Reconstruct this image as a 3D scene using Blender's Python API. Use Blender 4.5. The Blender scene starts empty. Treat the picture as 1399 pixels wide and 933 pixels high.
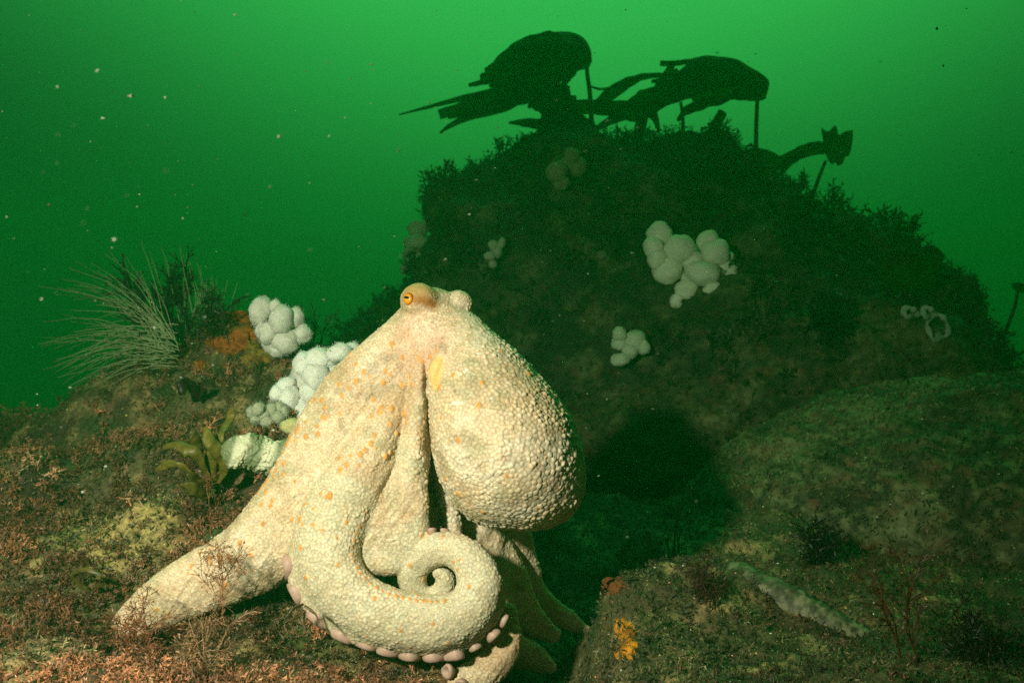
import bpy, bmesh, math, random
import numpy as np
from mathutils import Vector, Matrix
from mathutils.bvhtree import BVHTree
from mathutils.kdtree import KDTree

SC = bpy.context.scene
COL = SC.collection
rng = np.random.default_rng(7)
random.seed(7)

# ------------------------------------------------------------------ camera
F = 1211.0                      # focal length in pixels of the 1399 x 933 photograph
cam_d = bpy.data.cameras.new("camera")
cam = bpy.data.objects.new("camera", cam_d)
COL.objects.link(cam)
cam.location = (0, 0, 0)
cam.rotation_euler = (math.radians(90), 0, 0)
cam_d.sensor_width = 36
cam_d.lens = 36 * F / 1399
cam_d.clip_start = 0.02
cam_d.clip_end = 200
cam_d.dof.use_dof = True
cam_d.dof.focus_distance = 0.96
cam_d.dof.aperture_fstop = 10
SC.camera = cam

# ------------------------------------------------------------------ light: green water lit from the surface ahead
SUN_DIR = Vector((0.05, 0.62, 0.78)).normalized()
w = bpy.data.worlds.new("World")
SC.world = w
w.use_nodes = True
nt = w.node_tree
nt.nodes.clear()
wo = nt.nodes.new("ShaderNodeOutputWorld")
wb = nt.nodes.new("ShaderNodeBackground")
wr = nt.nodes.new("ShaderNodeValToRGB")
wv = nt.nodes.new("ShaderNodeVectorMath"); wv.operation = 'DOT_PRODUCT'
wn = nt.nodes.new("ShaderNodeVectorMath"); wn.operation = 'NORMALIZE'
wt = nt.nodes.new("ShaderNodeTexCoord")
nt.links.new(wt.outputs["Generated"], wn.inputs[0])
nt.links.new(wn.outputs[0], wv.inputs[0])
wv.inputs[1].default_value = SUN_DIR
nt.links.new(wv.outputs["Value"], wr.inputs[0])
nt.links.new(wr.outputs[0], wb.inputs[0])
nt.links.new(wb.outputs[0], wo.inputs[0])
wb.inputs[1].default_value = 1.0
RAMP = [(0.0, (.0012, .006, .003)), (.30, (.002, .010, .004)), (.50, (.002, .010, .004)), (.60, (.003, .014, .006)),
        (.72, (.009, .085, .020)), (.84, (.040, .44, .080)), (1.0, (.090, .80, .160))]
er = wr.color_ramp
er.interpolation = 'B_SPLINE'
er.elements[0].position = RAMP[0][0]; er.elements[0].color = (*RAMP[0][1], 1)
er.elements[1].position = RAMP[-1][0]; er.elements[1].color = (*RAMP[-1][1], 1)
for p, c in RAMP[1:-1]:
    e = er.elements.new(p); e.color = (*c, 1)

sd = bpy.data.lights.new("sun", 'SUN')
sd.energy = 0.62
sd.angle = math.radians(50)
sd.color = (.06, 1.0, .30)
sun = bpy.data.objects.new("sun", sd)
COL.objects.link(sun)
sun.rotation_euler = SUN_DIR.to_track_quat('Z', 'Y').to_euler()

# the diver's strobe on an arm at the upper left of the camera housing
st = bpy.data.lights.new("dive_strobe", 'SPOT')
st.energy = 116
st.color = (1.0, .85, .70)
st.spot_size = math.radians(78)
st.spot_blend = 1.0
st.shadow_soft_size = 0.035
stl = bpy.data.objects.new("dive_strobe", st)
COL.objects.link(stl)
stl.location = (-0.50, 0.0, 0.26)
stl.rotation_euler = (Vector((-0.23, .97, -0.23)) - stl.location).to_track_quat('-Z', 'Y').to_euler()

SC.view_settings.view_transform = 'Standard'
SC.view_settings.look = 'None'
SC.view_settings.gamma = 1
SC.view_settings.exposure = 0
SC.view_settings.use_curve_mapping = False
SC.render.engine = 'CYCLES'
SC.cycles.max_bounces = 4
SC.cycles.diffuse_bounces = 2
SC.cycles.glossy_bounces = 2
SC.cycles.volume_bounces = 1
SC.cycles.use_denoising = False

# ------------------------------------------------------------------ helpers
def at(px, py, Y):
    return np.array([(px - 699.5) / F * Y, Y, -(py - 466.5) / F * Y])

def vnoise(p, seed=0):
    p = np.asarray(p, dtype=np.float64)
    i = np.floor(p).astype(np.int64)
    f = p - i
    f = f * f * (3 - 2 * f)
    out = np.zeros(len(p))
    for dx in (0, 1):
        for dy in (0, 1):
            for dz in (0, 1):
                h = ((i[:, 0] + dx) * 374761393 + (i[:, 1] + dy) * 668265263 + (i[:, 2] + dz) * 2147483647 + seed * 144269) & 0xffffffff
                h = ((h ^ (h >> 13)) * 1274126177) & 0xffffffff
                h = (h ^ (h >> 16)) & 0xffffff
                wgt = (f[:, 0] if dx else 1 - f[:, 0]) * (f[:, 1] if dy else 1 - f[:, 1]) * (f[:, 2] if dz else 1 - f[:, 2])
                out += wgt * (h / 0xffffff)
    return out * 2 - 1

def fbm(p, o=4, s=1.0, seed=0):
    p = np.asarray(p) * s
    a, t, n = 1.0, 0.0, 0.0
    for k in range(o):
        t = t + a * vnoise(p + 17.3 * k, seed + k)
        n += a
        a *= .5
        p = p * 2.03
    return t / n

def smooth(x, a, b):
    t = np.clip((x - a) / (b - a), 0, 1)
    return t * t * (3 - 2 * t)

def mix(a, b, t):
    t = np.asarray(t)[..., None]
    return np.asarray(a) * (1 - t) + np.asarray(b) * t

def tag(o, label=None, cat=None, group=None, kind=None):
    if label: o['label'] = label
    if cat: o['category'] = cat
    if group: o['group'] = group
    if kind: o['kind'] = kind
    return o

def mesh(name, verts, faces, mat, parent=None, col=None, smooth_shade=True):
    me = bpy.data.meshes.new(name)
    verts = np.asarray(verts, dtype=np.float32)
    if isinstance(faces, np.ndarray):
        n, k = faces.shape
        me.vertices.add(len(verts)); me.vertices.foreach_set("co", verts.ravel())
        me.loops.add(n * k); me.loops.foreach_set("vertex_index", faces.astype(np.int32).ravel())
        me.polygons.add(n); me.polygons.foreach_set("loop_start", np.arange(0, n * k, k, dtype=np.int32))
        me.update(calc_edges=True)
    else:
        me.from_pydata(verts.tolist(), [], faces)
    if col is not None:
        a = me.color_attributes.new("Col", 'FLOAT_COLOR', 'POINT')
        c = np.ones((len(verts), 4), dtype=np.float32); c[:, :3] = np.clip(col, 0, 1)
        a.data.foreach_set("color", c.ravel())
    me.polygons.foreach_set("use_smooth", np.full(len(me.polygons), smooth_shade))
    me.materials.append(mat)
    o = bpy.data.objects.new(name, me)
    COL.objects.link(o)
    if parent is not None: o.parent = parent
    return o

def empty(name, loc):
    o = bpy.data.objects.new(name, None)
    o.location = Vector(loc)
    o.empty_display_size = .02
    COL.objects.link(o)
    return o

def local(o, root):                       # parent o (built in world coordinates) to an empty without moving it
    o.parent = root
    o.matrix_parent_inverse = Matrix.Translation(-root.location)
    return o

def material(name, color=(.5, .5, .5), rough=.7, attr=False, noise=0, nscale=200, bump=0, bscale=300, spec=.3, sss=0, trans=0):
    m = bpy.data.materials.new(name)
    m.use_nodes = True
    t = m.node_tree
    b = t.nodes["Principled BSDF"]
    b.inputs["Roughness"].default_value = rough
    b.inputs["Specular IOR Level"].default_value = spec
    tc = t.nodes.new("ShaderNodeTexCoord")
    if attr:
        src = t.nodes.new("ShaderNodeVertexColor"); src.layer_name = "Col"
    else:
        src = t.nodes.new("ShaderNodeRGB"); src.outputs[0].default_value = (*color, 1)
    out = src.outputs[0]
    if noise:
        n = t.nodes.new("ShaderNodeTexNoise"); n.inputs["Scale"].default_value = nscale; n.inputs["Detail"].default_value = 5
        t.links.new(tc.outputs["Object"], n.inputs["Vector"])
        mr = t.nodes.new("ShaderNodeMapRange")
        mr.inputs["From Min"].default_value = .3; mr.inputs["From Max"].default_value = .7
        mr.inputs["To Min"].default_value = 1 - noise; mr.inputs["To Max"].default_value = 1 + noise
        t.links.new(n.outputs["Fac"], mr.inputs["Value"])
        mx = t.nodes.new("ShaderNodeVectorMath"); mx.operation = 'SCALE'
        t.links.new(out, mx.inputs[0]); t.links.new(mr.outputs[0], mx.inputs["Scale"])
        out = mx.outputs[0]
    t.links.new(out, b.inputs["Base Color"])
    if bump:
        n2 = t.nodes.new("ShaderNodeTexNoise"); n2.inputs["Scale"].default_value = bscale; n2.inputs["Detail"].default_value = 6
        t.links.new(tc.outputs["Object"], n2.inputs["Vector"])
        bp = t.nodes.new("ShaderNodeBump"); bp.inputs["Strength"].default_value = bump; bp.inputs["Distance"].default_value = .004
        t.links.new(n2.outputs["Fac"], bp.inputs["Height"]); t.links.new(bp.outputs[0], b.inputs["Normal"])
    if sss:
        b.inputs["Subsurface Weight"].default_value = sss
        b.inputs["Subsurface Radius"].default_value = (.012, .008, .005)
        b.inputs["Subsurface Scale"].default_value = .5
    return m

M = dict(
    ground=material("seabed_crust", attr=True, rough=.75, noise=.55, nscale=160, bump=1.0, bscale=220),
    rock=material("turfed_rock", attr=True, rough=.8, noise=.5, nscale=60, bump=1.0, bscale=110),
    turf=material("seaweed_turf", attr=True, rough=.55, spec=.35),
    weed=material("seaweed", attr=True, rough=.45, noise=.3, nscale=150),
    grit=material("shell_grit", attr=True, rough=.35, spec=.5),
    skin=material("octopus_skin", attr=True, rough=.52, noise=.12, nscale=320, bump=.25, bscale=700, spec=.35, sss=.12),
    sucker=material("sucker_skin", (.42, .27, .21), rough=.5, noise=.12, nscale=150, sss=.25),
    iris=material("eye_iris", attr=True, rough=.25, noise=.25, nscale=400),
    pupil=material("eye_pupil", (.006, .007, .012), rough=.12, spec=.6),
    coral=material("soft_coral_skin", attr=True, rough=.8, noise=.10, nscale=260, bump=.8, bscale=700, spec=.15, sss=.45),
    kelp=material("kelp_blade", (.035, .030, .010), rough=.7, noise=.35, nscale=25, spec=.12),
    stipe=material("kelp_stipe", (.04, .028, .014), rough=.7, noise=.3, nscale=60),
    hydroid=material("hydroid_stem", (.27, .31, .15), rough=.8, noise=.2, nscale=120),
    sponge=material("sponge_crust", attr=True, rough=.85, noise=.35, nscale=220, bump=.9, bscale=260),
    snow=material("drifting_particle", (.30, .34, .26), rough=.9),
    ring=material("pale_growth", (.34, .40, .28), rough=.8, noise=.2, nscale=80),
)

def add_translucent(m, color, fac):
    t = m.node_tree; b = t.nodes["Principled BSDF"]; o = t.nodes["Material Output"]
    tr = t.nodes.new("ShaderNodeBsdfTranslucent"); tr.inputs[0].default_value = (*color, 1)
    mx = t.nodes.new("ShaderNodeMixShader"); mx.inputs[0].default_value = fac
    t.links.new(b.outputs[0], mx.inputs[1]); t.links.new(tr.outputs[0], mx.inputs[2]); t.links.new(mx.outputs[0], o.inputs["Surface"])
add_translucent(M['kelp'], (.30, .30, .08), .6)
add_translucent(M['weed'], (.10, .06, .02), .15)

# implicit surfaces: ellipsoid chains on a grid, meshed with surface nets
class Field:
    def __init__(self, lo, hi, step):
        self.lo = np.array(lo, float); self.step = float(step)
        self.n = np.ceil((np.array(hi) - self.lo) / step).astype(int) + 1
        self.f = np.full(self.n, 1e3, dtype=np.float32)
        self.ax = [self.lo[i] + np.arange(self.n[i]) * step for i in range(3)]
    def _box(self, c, r):
        a = np.clip(np.floor((c - r - self.lo) / self.step).astype(int), 0, self.n)
        b = np.clip(np.ceil((c + r - self.lo) / self.step).astype(int) + 1, 0, self.n)
        return a, b
    def tube(self, pts, k=6.0, spacing=3.0, cut=False):
        """pts: (x, y, z, a, b[, side]) ; a half width across the path in the picture plane, b half depth."""
        P = np.array([[*p[:5]] for p in pts], float)
        # catmull-rom
        Q = [P[0]] if len(P) == 1 else []
        for i in range(len(P) - 1):
            p0, p1, p2, p3 = P[max(i - 1, 0)], P[i], P[i + 1], P[min(i + 2, len(P) - 1)]
            m = max(2, int(np.linalg.norm(p2[:3] - p1[:3]) / spacing))
            for t in np.linspace(0, 1, m, endpoint=(i == len(P) - 2)):
                Q.append(.5 * ((2 * p1) + (-p0 + p2) * t + (2 * p0 - 5 * p1 + 4 * p2 - p3) * t * t + (-p0 + 3 * p1 - 3 * p2 + p3) * t ** 3))
        Q = np.array(Q)
        amax = Q[:, 3:5].max() + k * 1.5 + 2 * self.step
        lo = Q[:, :3].min(0); hi = Q[:, :3].max(0)
        a0, b0 = self._box((lo + hi) / 2, (hi - lo) / 2 + amax)
        shp = b0 - a0
        if (shp <= 0).any(): return Q
        g = np.full(shp, 1e3, dtype=np.float32)
        T = np.gradient(Q[:, :3], axis=0) if len(Q) > 1 else np.array([[0, 1., 0]])
        for q, t in zip(Q, T):
            t = t / (np.linalg.norm(t) + 1e-9)
            s = np.cross(t, (0, 0, 1.0)); s /= (np.linalg.norm(s) + 1e-9)
            nn = np.cross(s, t)
            A, B = q[3], q[4]; Cc = max(min(A, B) * .9, spacing * 1.5)
            ra, rb = self._box(q[:3], max(A, B) + k * 1.2 + self.step)
            sl = tuple(slice(ra[i], rb[i]) for i in range(3))
            if any(x.stop <= x.start for x in sl): continue
            X = (self.ax[0][sl[0]] - q[0])[:, None, None]; Y = (self.ax[1][sl[1]] - q[1])[None, :, None]; Z = (self.ax[2][sl[2]] - q[2])[None, None, :]
            u = (X * s[0] + Y * s[1] + Z * s[2]) / A
            v = (X * nn[0] + Y * nn[1] + Z * nn[2]) / B
            ww = (X * t[0] + Y * t[1] + Z * t[2]) / Cc
            k0 = np.sqrt(u * u + v * v + ww * ww)
            k1 = np.sqrt((u / A) ** 2 + (v / B) ** 2 + (ww / Cc) ** 2) + 1e-9
            d = (k0 * (k0 - 1) / k1).astype(np.float32)
            d = np.where(k0 < .05, -min(A, B, Cc), d)
            sub = g[ra[0] - a0[0]:rb[0] - a0[0], ra[1] - a0[1]:rb[1] - a0[1], ra[2] - a0[2]:rb[2] - a0[2]]
            np.minimum(sub, d[:sub.shape[0], :sub.shape[1], :sub.shape[2]], out=sub)
        sl = tuple(slice(a0[i], b0[i]) for i in range(3))
        f = self.f[sl]
        if cut:
            g = -g
            h = np.maximum(k - np.abs(f - g), 0) / k
            self.f[sl] = np.maximum(f, g) + h * h * k * .25
        else:
            h = np.maximum(k - np.abs(f - g), 0) / k
            self.f[sl] = np.minimum(f, g) - h * h * k * .25
        return Q
    def ball(self, c, r, k):
        if np.isscalar(r): r = (r, r, r)
        r = np.array(r, float)
        a, b = self._box(np.array(c, float), r.max() + 1.5 * k + self.step)
        sl = tuple(slice(a[i], b[i]) for i in range(3))
        X = (self.ax[0][sl[0]] - c[0])[:, None, None]; Y = (self.ax[1][sl[1]] - c[1])[None, :, None]; Z = (self.ax[2][sl[2]] - c[2])[None, None, :]
        k0 = np.sqrt((X / r[0]) ** 2 + (Y / r[1]) ** 2 + (Z / r[2]) ** 2)
        k1 = np.sqrt((X / r[0] ** 2) ** 2 + (Y / r[1] ** 2) ** 2 + (Z / r[2] ** 2) ** 2) + 1e-9
        d = np.where(k0 < .05, -r.min(), k0 * (k0 - 1) / k1).astype(np.float32)
        f = self.f[sl]
        h = np.maximum(k - np.abs(f - d), 0) / k
        self.f[sl] = np.minimum(f, d) - h * h * k * .25
    def nets(self):
        f = self.f
        s = f < 0
        cs = [s[i:i + f.shape[0] - 1, j:j + f.shape[1] - 1, l:l + f.shape[2] - 1] for i in (0, 1) for j in (0, 1) for l in (0, 1)]
        cnt = sum(c.astype(np.int8) for c in cs)
        act = (cnt > 0) & (cnt < 8)
        idx = np.argwhere(act)
        vid = np.full(act.shape, -1, dtype=np.int64); vid[act] = np.arange(len(idx))
        off = [(i, j, l) for i in (0, 1) for j in (0, 1) for l in (0, 1)]
        V8 = np.stack([f[idx[:, 0] + o[0], idx[:, 1] + o[1], idx[:, 2] + o[2]] for o in off], 1).astype(np.float64)
        acc = np.zeros((len(idx), 3)); num = np.zeros(len(idx))
        for a in range(8):
            for b in range(a + 1, 8):
                oa, ob = np.array(off[a]), np.array(off[b])
                if np.abs(oa - ob).sum() != 1: continue
                fa, fb = V8[:, a], V8[:, b]
                m = (fa < 0) != (fb < 0)
                t = np.where(m, fa / np.where(m, fa - fb, 1), 0)
                acc += np.where(m[:, None], oa + (ob - oa) * t[:, None], 0); num += m
        V = self.lo + (idx + acc / num[:, None]) * self.step
        quads = []
        for axis in range(3):
            o1, o2 = [(1, 2), (2, 0), (0, 1)][axis]
            s0 = np.take(s, range(0, s.shape[axis] - 1), axis); s1 = np.take(s, range(1, s.shape[axis]), axis)
            e = np.argwhere(s0 != s1)
            ok = (e[:, o1] > 0) & (e[:, o2] > 0) & (e[:, o1] < s.shape[o1] - 1) & (e[:, o2] < s.shape[o2] - 1)
            e = e[ok]
            def cell(d1, d2):
                c = e.copy(); c[:, o1] -= d1; c[:, o2] -= d2
                return vid[c[:, 0], c[:, 1], c[:, 2]]
            q = np.stack([cell(1, 1), cell(0, 1), cell(0, 0), cell(1, 0)], 1)
            inside = s[e[:, 0], e[:, 1], e[:, 2]]
            q[~inside] = q[~inside][:, ::-1]
            quads.append(q)
        return V, np.concatenate(quads)

def normals(V, Q):
    d1 = V[Q[:, 2]] - V[Q[:, 0]]; d2 = V[Q[:, 3]] - V[Q[:, 1]]
    fn = np.cross(d1, d2)
    N = np.zeros_like(V)
    for k in range(4):
        for a in range(3): N[:, a] += np.bincount(Q[:, k], fn[:, a], len(V))
    return N / (np.linalg.norm(N, axis=1)[:, None] + 1e-12)

def subdiv(V, Q, levels=1):
    """Catmull-Clark"""
    V = np.asarray(V, float)
    for _ in range(levels):
        nv, nf = len(V), len(Q)
        A = Q.ravel(); Bq = np.roll(Q, -1, axis=1).ravel()
        lo = np.minimum(A, Bq).astype(np.int64); hi = np.maximum(A, Bq).astype(np.int64)
        ue, inv, cnt = np.unique(lo * nv + hi, return_inverse=True, return_counts=True)
        e0, e1 = ue // nv, ue % nv
        fp = V[Q].mean(1)
        fr = np.repeat(fp, 4, 0)
        se = np.stack([np.bincount(inv, fr[:, a], len(ue)) for a in range(3)], 1)
        ep = (V[e0] + V[e1] + se) / (2 + cnt)[:, None]
        mid = (V[e0] + V[e1]) / 2
        val = np.bincount(e0, minlength=nv) + np.bincount(e1, minlength=nv)
        fc = np.bincount(A, minlength=nv)
        Fm = np.stack([np.bincount(A, fr[:, a], nv) for a in range(3)], 1) / np.maximum(fc, 1)[:, None]
        Rm = np.stack([np.bincount(e0, mid[:, a], nv) + np.bincount(e1, mid[:, a], nv) for a in range(3)], 1) / np.maximum(val, 1)[:, None]
        n_ = np.maximum(val, 3)[:, None]
        vp = (Fm + 2 * Rm + (n_ - 3) * V) / n_
        ei = (inv.reshape(-1, 4) + nv)
        fi = np.arange(nf) + nv + len(ue)
        Qn = np.concatenate([np.stack([Q[:, k], ei[:, k], fi, ei[:, k - 1]], 1) for k in range(4)])
        V = np.concatenate([vp, ep, fp]); Q = Qn
    return V, Q, normals(V, Q)

def spline(P, n):
    P = np.array(P, float)
    out = []
    m = len(P) - 1
    for t in np.linspace(0, m, n):
        i = min(int(t), m - 1); u = t - i
        p0, p1, p2, p3 = P[max(i - 1, 0)], P[i], P[i + 1], P[min(i + 2, m)]
        out.append(.5 * ((2 * p1) + (-p0 + p2) * u + (2 * p0 - 5 * p1 + 4 * p2 - p3) * u * u + (-p0 + 3 * p1 - 3 * p2 + p3) * u ** 3))
    return np.array(out)

def tube_geo(C, R, sides=6):
    """round tapered tube along centre points C with radii R -> verts, quads"""
    C = np.asarray(C, float); R = np.asarray(R, float)
    T = np.gradient(C, axis=0); T /= np.linalg.norm(T, axis=1)[:, None] + 1e-9
    up = np.array([.31, .87, .21])
    S = np.cross(T, up); S /= np.linalg.norm(S, axis=1)[:, None] + 1e-9
    N = np.cross(S, T)
    a = np.linspace(0, 2 * np.pi, sides, endpoint=False)
    V = (C[:, None] + R[:, None, None] * (np.cos(a)[None, :, None] * S[:, None] + np.sin(a)[None, :, None] * N[:, None])).reshape(-1, 3)
    q = []
    for i in range(len(C) - 1):
        for j in range(sides):
            q.append((i * sides + j, i * sides + (j + 1) % sides, (i + 1) * sides + (j + 1) % sides, (i + 1) * sides + j))
    return V, np.array(q)

def join_geo(parts):
    V, Q, o = [], [], 0
    for v, q in parts:
        V.append(v); Q.append(q + o); o += len(v)
    return np.concatenate(V), np.concatenate(Q)

# ------------------------------------------------------------------ ground
CP = []
def g(px, py, Y): CP.append(at(px, py, Y))
for p in [(-300, 950, .75), (0, 945, .76), (180, 950, .76), (350, 945, .78), (520, 950, .80), (680, 965, .84), (790, 1000, .92), (862, 950, .82), (1000, 945, .80), (1200, 950, .78), (1399, 960, .78), (1600, 950, .8),
          (60, 830, .93), (180, 880, .93), (300, 850, .95), (440, 880, .95), (560, 912, .95), (680, 940, .97), (770, 900, 1.20), (770, 945, 1.06), (730, 975, .98), (600, 860, 1.10),
          (-200, 800, 1.0), (60, 740, 1.10), (140, 760, 1.04), (220, 700, 1.12), (330, 700, 1.12), (420, 760, 1.10),
          (-150, 660, 1.35), (40, 640, 1.32), (150, 600, 1.36), (250, 590, 1.32), (330, 620, 1.27), (390, 590, 1.30),
          (190, 520, 1.50), (240, 482, 1.58), (300, 455, 1.58), (340, 462, 1.55), (400, 492, 1.50), (450, 505, 1.48), (290, 510, 1.46), (520, 540, 1.5),
          (90, 580, 1.62), (0, 600, 1.65), (-200, 600, 1.7),
          (862, 880, .92), (866, 790, 1.06), (940, 775, 1.10), (920, 850, .98), (1000, 800, 1.08), (1010, 880, .95), (1100, 850, 1.02), (1150, 900, .95), (1250, 900, .96), (1060, 800, 1.15), (1180, 860, 1.05),
          (780, 820, 1.35), (800, 760, 1.45), (900, 725, 1.35), (1000, 710, 1.45), (760, 712, 1.6), (830, 684, 1.75), (900, 706, 1.8), (965, 676, 1.75), (700, 690, 1.5), (600, 640, 1.6), (1300, 860, 1.05), (1399, 850, 1.1)]:
    g(*p)
for p in [(-1.2, 2.3, -.6), (-.5, 2.2, -.45), (-.1, 2.2, -.42), (-2.5, 2.6, -.9), (-2, 3.6, -1.3), (0, 4.2, -1.3), (2, 4.4, -1.1), (-4, 6, -2.2), (0, 7, -2.4), (5, 6, -1.8), (3, 2.5, -.5), (2, 1.5, -.35), (2, .8, -.35), (-2, .8, -.3), (-2, 1.5, -.3),
          (0, 0, -.36), (-1, 0, -.34), (1, 0, -.36), (0, -1, -.4), (-3, -2, -.5), (3, -2, -.5), (0, -5, -.8), (.3, 2.6, -.45), (1.0, 2.4, -.3), (0, 14, -3.2), (-12, 10, -3.2), (12, 10, -3), (-12, -8, -1.2), (12, -8, -1.2)]:
    CP.append(np.array(p, float))
CP = np.array(CP)

def ground_base(X, Y):
    X = np.asarray(X, float); Y = np.asarray(Y, float)
    num = np.zeros_like(X); den = np.zeros_like(X)
    for c in CP:
        d2 = (X - c[0]) ** 2 + (Y - c[1]) ** 2
        wgt = 1 / (d2 + .0015) ** 2.2
        num += wgt * c[2]; den += wgt
    return num / den

def ground_h(X, Y):
    X = np.asarray(X, float); Y = np.asarray(Y, float)
    z = ground_base(X, Y)
    P = np.stack([X, Y, np.zeros_like(X)], -1).reshape(-1, 3)
    r = np.sqrt(X * X + Y * Y)
    amp = np.clip(r / 1.0, .5, 3)
    lf = smooth(-X, -.05, .15).ravel()
    n = (.020 + .012 * lf) * fbm(P, 4, 9, 3) + .010 * fbm(P, 3, 38, 5) + .0035 * fbm(P, 2, 130, 8)
    return z + n.reshape(z.shape) * amp

def ground_col(P):
    n1 = fbm(P, 4, 11, 21); n2 = fbm(P, 3, 30, 22); n3 = fbm(P, 2, 80, 23)
    c = mix((.050, .030, .016), (.085, .072, .028), smooth(n1, -.3, .3))
    c = mix(c, (.30, .21, .085), smooth(n2, .08, .38) * .85)
    c = mix(c, (.24, .10, .075), smooth(n3, .25, .5) * smooth(fbm(P, 2, 17, 24), 0, .3) * .8)
    c = mix(c, (.035, .055, .018), smooth(fbm(P, 3, 14, 25), .1, .35) * .8)
    for (px_, py_, Y_, r_, cc_) in [(165, 725, 1.08, .085, (.34, .25, .085)), (120, 890, .85, .06, (.34, .17, .12)), (30, 905, .82, .05, (.30, .20, .09)), (560, 920, .93, .10, (.24, .13, .055)), (430, 900, .92, .06, (.10, .11, .03))]:
        q_ = at(px_, py_, Y_); dd_ = np.hypot(P[:, 0] - q_[0], P[:, 1] - q_[1]) / r_ + .5 * n2
        c = mix(c, cc_, smooth(-dd_, -1.1, -.6) * (.55 + .45 * smooth(n3, -.3, .2)))
    return c

ANG = np.concatenate([np.radians(np.linspace(-44, 44, 430)), np.radians(np.linspace(50, 310, 60))])
RAD = np.concatenate([[.05, .2, .35, .5], np.geomspace(.62, 2.4, 260), np.geomspace(2.5, 7.6, 44)])
AA, RR = np.meshgrid(ANG, RAD)
GX, GY = RR * np.sin(AA), RR * np.cos(AA)
GZ = ground_h(GX, GY)
GV = np.stack([GX, GY, GZ], -1).reshape(-1, 3)
na, nr = len(ANG), len(RAD)
ii, jj = np.meshgrid(np.arange(nr - 1), np.arange(na), indexing='ij')
j2 = (jj + 1) % na
GQ = np.stack([ii * na + jj, ii * na + j2, (ii + 1) * na + j2, (ii + 1) * na + jj], -1).reshape(-1, 4)
ground = mesh("seabed", GV, GQ, M['ground'], col=ground_col(GV))
tag(ground, "uneven seabed crusted with algae, shell grit and sand", kind='structure')

# ------------------------------------------------------------------ rocks
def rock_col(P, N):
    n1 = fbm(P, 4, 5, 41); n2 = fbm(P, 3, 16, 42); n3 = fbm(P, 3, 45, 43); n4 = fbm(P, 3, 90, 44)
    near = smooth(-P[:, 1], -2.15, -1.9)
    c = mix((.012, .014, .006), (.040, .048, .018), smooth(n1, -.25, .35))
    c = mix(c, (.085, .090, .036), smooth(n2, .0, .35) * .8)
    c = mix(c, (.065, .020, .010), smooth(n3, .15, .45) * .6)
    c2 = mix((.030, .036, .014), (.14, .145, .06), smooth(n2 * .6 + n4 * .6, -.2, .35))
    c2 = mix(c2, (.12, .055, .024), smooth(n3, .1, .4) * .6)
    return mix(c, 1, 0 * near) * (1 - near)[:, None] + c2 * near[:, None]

def build_rock(name, balls, k, step, lv, amps, seed):
    pts = np.array([[*b[:3]] for b in balls]); rm = max(np.max(b[3]) for b in balls)
    fl = Field(pts.min(0) - rm - .1, pts.max(0) + rm + .1, step)
    for b in balls: fl.ball(b[:3], b[3], k)
    V, Q = fl.nets()
    V, Q, N = subdiv(V, Q, lv)
    d = np.zeros(len(V))
    for a, s, o in amps: d += a * fbm(V, o, s, seed + int(s))
    V = V + N * d[:, None]
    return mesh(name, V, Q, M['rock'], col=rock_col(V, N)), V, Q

def B(px, py, Y, r): return (*at(px, py, Y), r)
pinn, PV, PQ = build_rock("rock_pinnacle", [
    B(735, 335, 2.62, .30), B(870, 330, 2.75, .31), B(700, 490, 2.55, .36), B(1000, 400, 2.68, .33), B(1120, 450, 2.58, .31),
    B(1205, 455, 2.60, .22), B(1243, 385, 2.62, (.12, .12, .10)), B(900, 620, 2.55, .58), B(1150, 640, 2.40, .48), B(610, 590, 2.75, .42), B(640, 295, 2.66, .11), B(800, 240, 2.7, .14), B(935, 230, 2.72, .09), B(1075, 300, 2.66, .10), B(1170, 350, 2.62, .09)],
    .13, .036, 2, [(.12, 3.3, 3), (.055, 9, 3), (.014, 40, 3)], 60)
tag(pinn, "tall dark turf-covered rock pinnacle behind the octopus, kelp on its crest", "rock")
bould, BV, BQ = build_rock("boulder", [
    B(1300, 775, 1.70, (.48, .42, .365)), B(1080, 790, 1.62, (.28, .28, .20)), B(1480, 740, 1.75, (.4, .4, .34))],
    .10, .028, 2, [(.036, 5, 3), (.016, 18, 3), (.006, 55, 3)], 80)
tag(bould, "broad rounded boulder with mottled green brown turf at the right edge", "boulder")

allV = np.concatenate([GV, PV, BV]); allQ = np.concatenate([GQ, PQ + len(GV), BQ + len(GV) + len(PV)])
BVH = BVHTree.FromPolygons(allV.tolist(), allQ.tolist(), all_triangles=False)
def hit(px, py, dflt=2.6):
    d = Vector(at(px, py, 1.0)).normalized()
    r = BVH.ray_cast(Vector((0, 0, 0)), d, 30)
    if r[0] is not None and r[1].dot(d) > 0: r = (r[0], -r[1])
    return (np.array(r[0]), np.array(r[1])) if r[0] is not None else (at(px, py, dflt), np.array([0, -1, 0]))
def hit_near(px, py, Ymax):
    p, n = hit(px, py)
    if p[1] > Ymax: p = at(px, py, Ymax)
    return p, n

# ------------------------------------------------------------------ octopus (picture units: x right, y down, z towards the camera, 1 unit = 0.826 mm)
U = 1 / F
def o2w(P):
    P = np.asarray(P, float)
    Y = 1.0 - P[..., 2] * U
    return np.stack([(P[..., 0] - 699.5) / F * Y, Y, -(P[..., 1] - 466.5) / F * Y], -1)

def t4(l): return [(p[0], p[1], p[2], p[3], p[4] if len(p) > 4 else p[3]) for p in l]
fo = Field((96, 372, -186), (840, 985, 172), 3.1)
# rear web and core under the mantle
fo.tube(t4([(590, 470, -20, 45, 35), (590, 560, -35, 62, 35), (600, 650, -55, 70, 34), (610, 740, -65, 78, 34), (620, 830, -68, 82, 36), (620, 890, -66, 70, 34)]), 10, 6)
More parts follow.
